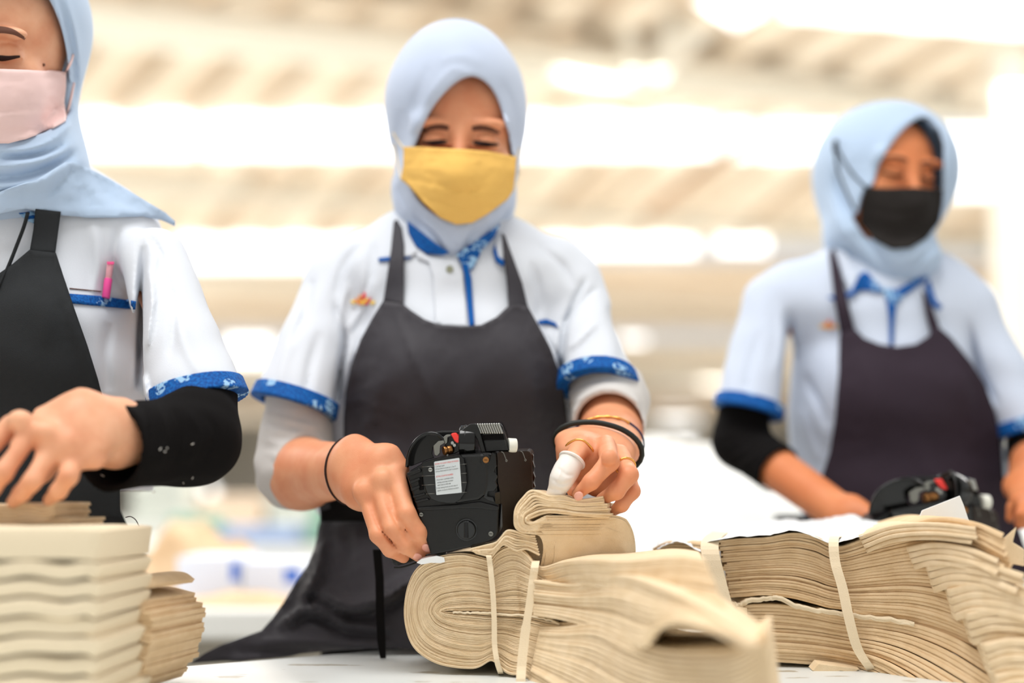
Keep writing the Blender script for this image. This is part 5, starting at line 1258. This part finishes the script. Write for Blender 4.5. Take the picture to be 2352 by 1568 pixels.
    dk = [smooth_line([(1500, 1262 + i * 5.5, 1.52), (1530, 1248 + i * 6.5, 1.515), (1570, 1246 + i * 7, 1.51), (1625, 1252 + i * 7.5, 1.50)], 6) for i in range(7)]
    plies('cloth_layers', dk, A([.02, .12, 0]), 3.1, M['tan_d'], rb, .0008, 33)
    strip('binding_strip', [(1655, 1222, 1.58), (1636, 1236, 1.49), (1630, 1262, 1.462), (1646, 1330, 1.458), (1662, 1390, 1.456), (1680, 1450, 1.455), (1690, 1500, 1.455)], .0185, M['tape'], rb)
    strip('binding_strip', [(1925, 1232, 1.50), (1915, 1238, 1.436), (1918, 1290, 1.424), (1935, 1350, 1.420), (1950, 1420, 1.418), (1970, 1490, 1.420), (2000, 1535, 1.425), (2012, 1545, 1.47)], .0100, M['tape'], rb)
    # white paper over it
    fr = smooth_line([(1508, 1256, 1.50), (1540, 1240, 1.49), (1565, 1238, 1.485), (1612, 1260, 1.48), (1622, 1240, 1.475), (1690, 1226, 1.462), (1760, 1222, 1.455), (1830, 1212, 1.448), (1905, 1240, 1.438), (1950, 1232, 1.43), (2020, 1214, 1.41), (2090, 1206, 1.40)], 8)
    bk = smooth_line([(1515, 1238, 1.66), (1560, 1232, 1.68), (1600, 1228, 1.70), (1640, 1222, 1.72), (1680, 1212, 1.73), (1730, 1202, 1.74), (1800, 1192, 1.74), (1850, 1196, 1.74), (1900, 1190, 1.73), (1960, 1180, 1.70), (2005, 1196, 1.66), (2110, 1190, 1.60)], 8)
    fr[:, 1] += 6; fr[:, 2] -= .005
    n = len(fr); rows = 10; V = []
    for j in range(rows):
        t = j / (rows - 1); c = fr * (1 - t) + bk * t
        c[:, 1] += (rg.normal(0, 1.6, n) + np.sin(np.arange(n) * .9 + j) * 1.5) * (1 if 0 < j < rows - 1 else .4)
        V.append(PA(c[:, 0], c[:, 1], c[:, 2]))
    V = np.concatenate(V); Fq = A([[j * n + i, j * n + i + 1, (j + 1) * n + i + 1, (j + 1) * n + i] for j in range(rows - 1) for i in range(n - 1)])
    o = new_mesh('paper_sheet', V, Fq, M['paper'], None); m = o.modifiers.new('t', 'SOLIDIFY'); m.thickness = .0006
    tag(o, 'crumpled white paper sheet lying along the top of the right cloth bundle', 'paper')
    o = prism('paper_tag', A([P(x, y, 1.47) for x, y in ((2110, 1192), (2118, 1172), (2205, 1138), (2214, 1160), (2232, 1215), (2150, 1200))]), (0, .002, .0), M['paper'], None, .0004)
    tag(o, 'white folded paper standing up against the second label gun', 'paper')
    # ---- near stack at the left edge
    st = empty('folded_cloth_stack', P(100, 1655, 1.1), 'tall stack of cream folded cloth close to the lens at the left edge', 'folded cloth')
    for i, (y0, r_) in enumerate(((1248, 37), (1308, 18), (1352, 18), (1396, 19), (1440, 19), (1485, 19), (1530, 19), (1575, 19), (1620, 19))):
        am = 1 if i == 0 else 8 + rg.uniform(-2, 4); sh = rg.uniform(-8, 4) if i else 4
        c = smooth_line([(-220, y0 + 2, 1.10), (-120, y0 - am, 1.095), (-30, y0 + am * .6, 1.09), (60, y0 - am * .4, 1.085), (140, y0 + rg.uniform(-am, am), 1.085), (195 + sh, y0 - am * .3 + 2, 1.09), (222 + sh, y0 + am * .5 + 4, 1.095)], 8)
        o = plies('cloth_fold', [c], A([.0, .16, 0]), r_ , M['tan_l'], st, .001, 60 + i)
        o.modifiers.clear(); bevel(o, R_(r_ * .62, 1.09), 4, .5)
    sp = empty('cloth_pieces_pile', P(60, 1210, 1.2), 'small flat pile of beige pieces under the hand of the person in the pink mask', 'folded cloth')
    cs = [smooth_line([(-60, 1160 + i * 8.5, 1.22), (20, 1163 + i * 8.5, 1.22), (60, 1158 + i * 8.5, 1.22), (100, 1166 + i * 7.5, 1.22), (126 + (i > 3) * 36 - i % 2 * 5, 1156 + i * 9, 1.22)], 6) for i in range(6)]
    plies('cloth_layers', cs, A([.01, .07, 0]), 4.0, M['tan'], sp, .002, 71)
    lb = empty('cloth_bundle', P(285, 1560, 1.22), 'beige layered bundle with ragged ends behind the cream stack at the left', 'cloth bundle')
    cs = []
    for i in range(17):
        y = 1375 + i * 12.5; xr = np.interp(i, [0, 3, 8, 12, 16], [325, 346, 343, 332, 290]) + rg.uniform(-6, 6)
        cs.append(smooth_line([(130, y - 12 + i * .6, 1.24), (210, y - 8, 1.235), (270, y - 2, 1.232), (xr, y + 12, 1.23)], 8))
    plies('cloth_layers', cs, A([.02, .12, 0]), 6.0, M['tan_d'], lb, .001, 80)
    plies('top_fold', [smooth_line([(190, 1345, 1.25), (235, 1338, 1.25), (270, 1330, 1.25), (310, 1332, 1.25), (334, 1348, 1.25)], 6)], A([.02, .10, 0]), 5.5, M['tan_d'], lb, .001, 81)

def build_table():
    t = empty('work_table', (0.1, 1.2, 0), 'white scuffed work table holding the beige bundles, nearest to the lens', 'table')
    p0 = P(290, 1540, 1.0); 
    def on(px, py):
        r = P(px, py, 1.0) - A([0, 0, CAMZ]); k = (TABLE_Z - CAMZ) / r[2]; return A([0, 0, CAMZ]) + r * k
    a, b = on(290, 1540), on(930, 1489); u = unit(b - a); nrm = A([u[1], -u[0], 0])
    L0, L1 = a - u * 1.2, a + u * 3.0
    if nrm[1] > 0: nrm = -nrm
    th = .028
    m = mat('scuffed_laminate', (226, 230, 228), 0.35, 0.4)
    nt = m.node_tree; N = nt.nodes; L = nt.links; bs = N['Principled BSDF']
    geo = N.new('ShaderNodeNewGeometry'); mp = N.new('ShaderNodeMapping'); mp.inputs['Scale'].default_value = (9, 22, 1); L.new(geo.outputs['Position'], mp.inputs[0])
    nz = N.new('ShaderNodeTexNoise'); nz.inputs['Scale'].default_value = 1.4; nz.inputs['Detail'].default_value = 8; L.new(mp.outputs[0], nz.inputs[0])
    r = N.new('ShaderNodeValToRGB'); r.color_ramp.elements[0].position = .655; r.color_ramp.elements[1].position = .675
    r.color_ramp.elements[0].color = lin((226, 230, 228)); r.color_ramp.elements[1].color = lin((178, 172, 156)); L.new(nz.outputs[0], r.inputs[0]); L.new(r.outputs[0], bs.inputs['Base Color'])
    z_ = TABLE_Z
    edge = [a - u * .9, a, b, A([.25, 1.60, z_]), A([1.7, 1.80, z_]), A([1.7, .72, z_]), A([-.95, .50, z_])]
    top = prism('tabletop', edge, (0, 0, -th), m, t, .002)
    for c in (edge[0] + A([.08, -.08, 0]), edge[3] + A([0, -.12, 0]), edge[4] + A([-.08, -.08, 0]), edge[5] + A([-.08, .08, 0]), edge[6] + A([.08, .08, 0])):
        box('leg', (c[0], c[1], (TABLE_Z - th) / 2), (.05, .05, TABLE_Z - th), M['dullsteel'], t)
# ================================================================ the hall
def build_hall():
    cream = mat('roof_cream', (240, 230, 214), .9, .1, rgb2=(232, 218, 198), vscale=.6)
    tanr = mat('roof_sheet', (224, 208, 188), .9, .1, rgb2=(212, 194, 172), vscale=.5)
    white = mat('painted_steel', (244, 240, 228), .7, .2)
    rust = mat('brown_steel', (190, 158, 130), .8, .2)
    glow = bpy.data.materials.new('daylight_pane'); glow.use_nodes = True; nt = glow.node_tree; nt.nodes.clear()
    e = nt.nodes.new('ShaderNodeEmission'); e.inputs[0].default_value = (1, .99, .96, 1); e.inputs[1].default_value = 2.6; o_ = nt.nodes.new('ShaderNodeOutputMaterial'); nt.links.new(e.outputs[0], o_.inputs[0])
    fl = struct(box('floor', (0, 45, -.05), (120, 110, .1), mat('grey_floor', (222, 220, 214), .5, .3, rgb2=(206, 203, 196), vscale=1.5)))
    wall = mat('hall_wall', (240, 236, 226), .9, .1)
    struct(box('wall_back', (0, 97, 4), (120, .3, 8), wall)); struct(box('wall_left', (-45, 45, 4), (.3, 106, 8), wall)); struct(box('wall_right', (45, 45, 4), (.3, 106, 8), wall))
    Z = lambda hh: CAMZ + hh
    steps = [9.0, 20.4, 30.3, 46.0, 64.0, 88.0, 97.0]
    for i in range(len(steps) - 1):
        y0, y1 = steps[i], steps[i + 1]
        X = 44.8
        o = prism('ceiling', [(-X, y0, Z(5.0)), (X, y0, Z(5.0)), (X, y1, Z(5.56)), (-X, y1, Z(5.56))], (0, 0, .12), tanr if i % 2 == 0 else cream); struct(o)
    def roofpt(px, py, i=0):
        y0, y1 = steps[i], steps[i + 1]; a = A([0, y0, Z(5.0)]); n = A([0, -.56, (y1 - y0)]); r = P(px, py, 1.0) - A([0, 0, CAMZ])
        k = ((a - A([0, 0, CAMZ])) @ n) / (r @ n); return A([0, 0, CAMZ]) + r * k
    k = 0
    for q in range(-7, 8):
        a, b = roofpt(1285 + 165 * q, 262, 0), roofpt(1690 + 185 * q, -30, 0)
        w = .22; d = unit(b - a); s = unit(np.cross(d, [0, 0, 1]))
        k += 1; struct(prism('trim_%d' % k, [a - s * w, a + s * w, b + s * w, b - s * w], (0, 0, -.14), cream))
    for q in range(-6, 12):
        a, b = roofpt(1100 + 120 * q, 535, 1), roofpt(1290 + 128 * q, 362, 1)
        w = .22; d = unit(b - a); s = unit(np.cross(d, [0, 0, 1]))
        k += 1; struct(prism('trim_%d' % k, [a - s * w, a + s * w, b + s * w, b - s * w], (0, 0, -.14), tanr if q % 2 else cream))
    def beam(x0, y0, d0, x1, y1, d1, h_, mt, th=.25):
        nonlocal k; k += 1
        a, b = P(x0, y0, d0), P(x1, y1, d1); up = A([0, 0, 1.0]); s = unit(np.cross(b - a, up)) * th / 2
        ha, hb = R_(h_ / 2, d0), R_(h_ / 2, d1)
        struct(prism('trim_%d' % k, [a - up * ha, b - up * ha, b + up * ha, a + up * ha], s * 2, mt, None, .01))
    beam(-100, 10, 12, 2500, 262, 21, 26, white); beam(-100, 52, 12.2, 2500, 300, 21.2, 42, white); beam(-100, -10, 12.4, 2500, 225, 21.4, 16, cream)
    beam(-100, 372, 21, 2400, 545, 30, 20, cream); beam(-100, 398, 21.2, 2400, 570, 30.2, 52, white)
    beam(380, 640, 31, 2400, 740, 46, 30, white); beam(380, 700, 32, 2400, 775, 47, 24, cream)
    beam(380, 870, 47, 2400, 880, 64, 26, white); beam(380, 960, 60, 2400, 950, 80, 22, cream)
    # columns
    k += 1; struct(box('trim_%d' % k, tuple(P(2335, 700, 16)[:2]) + (3.1,), (.36, .36, 6.2), white))
    # lattice braces
    for x0, y0, x1, y1, h_, mt in ((1436, 20, 1456, 176, 34, white), (1560, -20, 1502, 170, 30, white), (1530, -20, 1568, 92, 26, white), (1500, 172, 1720, -30, 40, white)):
        a, b = P(x0, y0, 15.5), P(x1, y1, 15.5); k += 1
        s = unit(np.cross(b - a, VIEW)) * R_(h_ / 2, 15.5)
        struct(prism('trim_%d' % k, [a - s, b - s, b + s, a + s], VIEW * .1, mt))
    a, b = P(1480, 490, 20), P(1745, 300, 20); k += 1; s = unit(np.cross(b - a, VIEW)) * R_(12, 20)
    struct(prism('trim_%d' % k, [a - s, b - s, b + s, a + s], VIEW * .1, rust))
    # daylight panes and one added bright spot
    wn = 0
    for x0, x1, yt, yb, D in ((-200, 446, 262, 352, 20.2), (466, 1638, 266, 354, 20.2), (1662, 1725, 284, 358, 20.2), (1740, 1935, 288, 358, 20.2), (1955, 2305, 296, 448, 20.2), (2338, 2500, 300, 470, 20.2),
                              (-100, 250, 545, 612, 30.1), (405, 1040, 540, 612, 30.1), (1060, 1598, 522, 580, 30.1), (1650, 1760, 540, 575, 30.1), (490, 545, 716, 752, 45.8), (520, 622, 778, 832, 45.8), (1340, 1376, 640, 690, 45.8), (1398, 1470, 656, 706, 45.8), (1492, 1700, 665, 742, 45.8), (2130, 2190, 618, 660, 45.8), (2200, 2262, 630, 674, 45.8), (2282, 2330, 645, 685, 45.8),
                              (1425, 1482, 775, 826, 63.8), (1498, 1684, 792, 846, 63.8), (2325, 2400, 820, 862, 63.8), (1512, 1600, 872, 914, 87.8), (1512, 1600, 934, 972, 87.8), (1560, 1594, 1018, 1044, 87.8), (470, 492, 1116, 1138, 87.8)):  # last entry: glowing tile added for a bright highlight, not a window
        wn += 1; fr = [P(x0, yb, D), P(x1, yb, D), P(x1, yt, D), P(x0, yt, D)]
        struct(prism('window_%d' % wn, fr, (0, .05, 0), glow))
    wn += 1; fr = [roofpt(1800, 3) - A([0, 0, .16]), roofpt(2420, 52) - A([0, 0, .16]), roofpt(2420, -60) - A([0, 0, .16]), roofpt(1800, -60) - A([0, 0, .16])]
    struct(prism('window_%d' % wn, fr, (0, 0, .02), glow))
    wn += 1; fr = [roofpt(1600, -30) - A([0, 0, .16]), roofpt(1690, 30) - A([0, 0, .16]), roofpt(1760, -10) - A([0, 0, .16]), roofpt(1700, -60) - A([0, 0, .16])]
    struct(prism('window_%d' % wn, fr, (0, 0, .02), glow))
    # ---- tables and goods behind the people
    wt = mat('grey_white_top', (232, 232, 226), .5); leg = mat('olive_steel', (96, 92, 60), .6)
    def table(nm, c, sx, sy, z, label, rz=0, th=.05):
        t = empty('table', (c[0], c[1], 0)); tag(t, label, 'table')
        box('tabletop', (c[0], c[1], z - th / 2), (sx, sy, th), wt, t, .006, rz)
        box('apron_rail', (c[0], c[1], z - th - .04), (sx * .96, sy * .92, .08), mat('rail_grey', (176, 170, 156), .7), t, 0, rz)
        for a in (-1, 1):
            for b in (-1, 1):
                dx, dy = a * sx * .46, b * sy * .42; cs, sn = math.cos(rz), math.sin(rz)
                box('leg', (c[0] + dx * cs - dy * sn, c[1] + dx * sn + dy * cs, (z - th) / 2), (.05, .05, z - th), leg, t, 0, rz)
        return t
    for i, (x, y) in enumerate(((-6, 8), (0, 8), (6, 8), (-8, 16), (0, 16), (8, 16), (-10, 27), (4, 27), (-9, 38), (9, 38), (-10, 54), (10, 54), (-10, 74), (10, 74), (0, 91))):
        l = bpy.data.lights.new('hall_fill', 'AREA'); l.shape = 'RECTANGLE'; l.size = 5; l.size_y = 2 if y < 20 else 6; l.energy = HALL * (1 if y < 20 else 2.4); l.color = (1, .98, .95)  # unseen fill lights, added so that floor bounce brightens the ceiling
        o = bpy.data.objects.new('hall_fill', l); COL.objects.link(o); o.location = (x, y, 5.6)
    table('table', (-.72, 2.95), 1.9, .9, .76, 'grey-edged white table behind the people, carrying boxes and tan cloth heaps', .06)
    box('leg', (-.56, 2.60, .35), (.03, .03, .66), leg, bpy.data.objects['table'])
    def heap(nm, px, py, D, w_, h_, dp, mt, label, cat, seed, z0):
        rg = np.random.RandomState(seed); nx, ny = 36, 20; V = []
        c = P(px, py, D)
        for j in range(ny):
            for i in range(nx):
                u = i / (nx - 1) * 2 - 1; v = j / (ny - 1) * 2 - 1; r = max(0, 1 - u * u) ** .6 * max(0, 1 - v * v) ** .6
                b = math.sin(u * 5 + seed) * .12 + math.sin(u * 11 + v * 4 + seed * 2) * .07 + math.sin(v * 6) * .08
                V.append((c[0] + u * w_ / 2, c[1] + v * dp / 2, z0 + h_ * r * (1 + b)))
        n = len(V); V += [(x, y, z0) for x, y, z in V[:nx]] * 0
        Fq = A([[j * nx + i, j * nx + i + 1, (j + 1) * nx + i + 1, (j + 1) * nx + i] for j in range(ny - 1) for i in range(nx - 1)])
        o = new_mesh(nm, V, Fq, mt, None); tag(o, label, cat); return o
    tan1 = mat('tan_heap', (232, 204, 168), .95, rgb2=(214, 180, 140), vscale=9); blu = mat('box_blue', (70, 120, 220), .6); pale = mat('box_pale', (232, 238, 252), .6)
    heap('cloth_heap', 450, 1290, 3.05, .30, .135, .3, tan1, 'tan cloth heap standing highest behind the pale blue-marked box', 'cloth heap', 3, .76)
    heap('cloth_heap', 268, 1320, 2.9, .22, .07, .3, tan1, 'low tan cloth heap next to the black apron at the left', 'cloth heap', 5, .76)
    heap('cloth_scrap', 560, 1350, 2.62, .26, .022, .14, tan1, 'flat orange-tan scrap lying in front of the pale box', 'cloth scrap', 8, .76)
    def carton(x0, x1, yt, D, z0, mt, label, marks=()):
        a, b = P(x0, 1200, D), P(x1, 1200, D); zt = P(x0, yt, D)[2]
        t = empty('box', ((a[0] + b[0]) / 2, a[1] + .1, z0)); tag(t, label, 'box')
        box('carton', ((a[0] + b[0]) / 2, a[1] + .1, (z0 + zt) / 2), (b[0] - a[0], .2, zt - z0), mt, t, .003)
        for (mx0, mx1, my0, my1) in marks:
            p0, p1 = P(mx0, my0, D), P(mx1, my1, D)
            prism('printed_mark', [(p0[0], a[1] - .001, p1[2]), (p1[0], a[1] - .001, p1[2]), (p1[0], a[1] - .001, p0[2]), (p0[0], a[1] - .001, p0[2])], (0, .0015, 0), blu, t)
    carton(408, 556, 1278, 2.7, .76, pale, 'pale box with a small blue mark, nearest to the tan heap', [(532, 552, 1290, 1332)])
    carton(560, 700, 1288, 2.7, .76, pale, 'pale box with a blue square, beside the black apron skirt', [(655, 690, 1306, 1336)])
    table('table', (.1, 5.2), 4.4, 1.0, .80, 'long white table in the middle distance behind the boxes', .0)
    table('table', (-.6, 7.6), 6.4, 1.0, .82, 'white table far back near the middle of the hall', .0)
    cols = [((150, 190, 170), 'green'), ((236, 214, 190), 'beige'), ((170, 190, 225), 'blue'), ((210, 214, 206), 'grey'), ((244, 244, 240), 'white'), ((240, 190, 150), 'orange')]
    rg = np.random.RandomState(4)
    for i, (px, D, ci, w_, h_) in enumerate(((455, 5.1, 0, .16, .10), (610, 5.1, 2, .30, .06), (690, 7.5, 3, .3, .22), (545, 7.5, 1, .34, .16), (750, 5.1, 0, .10, .14), (380, 7.5, 3, .3, .26), (1490, 7.5, 5, .22, .30), (1660, 7.5, 4, .4, .25))):
        nm = ('folded cloth pile', 'cloth pile')
        z0 = .80 if D < 6 else .82
        m_ = mat('pile_' + cols[ci][1], cols[ci][0], .9); c = P(px, 1150, D)
        t = empty('cloth_pile', (c[0], c[1], z0))
        tag(t, '%s folded pile on the %s table, %s' % (cols[ci][1], 'middle' if D < 6 else 'far', ('left of the blue one', 'wide and low', 'tall', 'broad, between the people', 'narrow, beside the grey sleeve', 'highest at the left', 'beside the ringed hand', 'in front of the elbow in black')[i]), 'cloth pile')
        n = 3
        for q in range(n): box('folded_layer', (c[0] + rg.uniform(-.01, .01), c[1], z0 + h_ * (q + .5) / n), (w_ * rg.uniform(.9, 1), .3, h_ / n * .98), m_, t, min(.012, h_ / n * .3))
    wh = mat('white_sheet', (246, 246, 242), .8)
    table('table', (1.05, 3.75), 1.3, 1.5, .80, 'white table heaped with white sheeting, between the two people at the right', .0)
    heap('white_sheeting', 1590, 1250, 3.6, 1.15, .27, 1.2, wh, 'large smooth heap of white sheeting seen between the two people at the right', 'sheeting', 2, .802)
    table('table', (3.0, 3.55), 1.5, 1.2, .80, 'white table at the far right edge, behind the person in the black mask', .0)
    heap('white_sheeting', 2720, 1250, 3.4, 1.0, .20, 1.0, wh, 'white sheeting at the right edge behind the person in the black mask', 'sheeting', 6, .802)
    # floor things under the far table
    sk = empty('sack', (P(395, 1500, 3.75)[0], P(395, 1500, 3.75)[1], 0)); tag(sk, 'brown slumped sack on the floor behind the grey-edged table', 'sack')
    c = P(395, 1500, 3.75)
    sdf_obj('sack_body', Field([ell((c[0], c[1], .26), (.15, .14, .27), k=.05), cap((c[0] + .02, c[1], .45), (c[0] + .05, c[1], .60), .07, .04, k=.06), half((0, 0, .002), (0, 0, -1))]), .012, mat('brown_sack', (176, 142, 122), .95), sk, bounds=((c[0] - .25, c[1] - .25, -.02), (c[0] + .25, c[1] + .25, .72)))
    for x, D, col, lb in ((528, 3.7, (232, 200, 120), 'yellow bin on the floor behind the olive table leg'), (640, 4.1, (176, 196, 200), 'grey-blue bin on the floor beside the yellow bin'), (450, 4.75, (236, 228, 214), 'cream bin on the floor behind the brown sack')):
        c = P(x, 1500, D); b_ = empty('bin', (c[0], c[1], 0)); tag(b_, lb, 'bin'); m_ = mat('bin_colour', col, .6)
        cyl('bucket', (c[0], c[1], 0), (c[0], c[1], .52), .12, .15, m_, b_, 32, .006); tube_mesh('rim', ring3((c[0], c[1], .52), (0, 0, 1), .15), .010, m_, b_, 8, True)
# ---------------------------------------------------------------- table, light, camera
def basics():
    sc = bpy.context.scene
    cam = bpy.data.cameras.new('camera'); co = bpy.data.objects.new('camera', cam); COL.objects.link(co)
    cam.lens = 50; cam.sensor_width = 36; co.location = (0, 0, CAMZ); co.rotation_euler = (math.pi / 2 + TH, 0, 0)
    cam.clip_start = 0.05; cam.clip_end = 300
    cam.dof.use_dof = True; cam.dof.focus_distance = 1.42; cam.dof.aperture_fstop = 1.5; cam.dof.aperture_blades = 0
    sc.camera = co
    vs = sc.view_settings; sc.display_settings.display_device = 'sRGB'
    vs.view_transform = 'Standard'; vs.look = 'None'; vs.gamma = 1; vs.use_curve_mapping = False; vs.exposure = EXPOSURE
    w = bpy.data.worlds.new('daylight'); sc.world = w; w.use_nodes = True
    bg = w.node_tree.nodes['Background']; bg.inputs[0].default_value = (1.0, 0.985, 0.96, 1); bg.inputs[1].default_value = WORLD
    sc.cycles.use_denoising = True; sc.cycles.max_bounces = 6; sc.cycles.diffuse_bounces = 3; sc.cycles.glossy_bounces = 3; sc.cycles.transparent_max_bounces = 8
    sc.cycles.caustics_reflective = False; sc.cycles.caustics_refractive = False
    def area(name, loc, rot, sx, sy, e, col=(1, 1, 1)):
        l = bpy.data.lights.new(name, 'AREA'); l.shape = 'RECTANGLE'; l.size = sx; l.size_y = sy; l.energy = e; l.color = col
        o = bpy.data.objects.new(name, l); COL.objects.link(o); o.location = loc; o.rotation_euler = rot
    area('skylight_lamp', (-0.6, 0.6, 4.2), (math.radians(12), math.radians(-6), 0), 2.4, 1.4, 84, (1, .99, .97))
EXPOSURE = 0.42; WORLD = 0.54; HALL = 300
basics()
build_center(); build_gun(); build_bundles(); build_table(); build_left(); build_right(); build_hall()
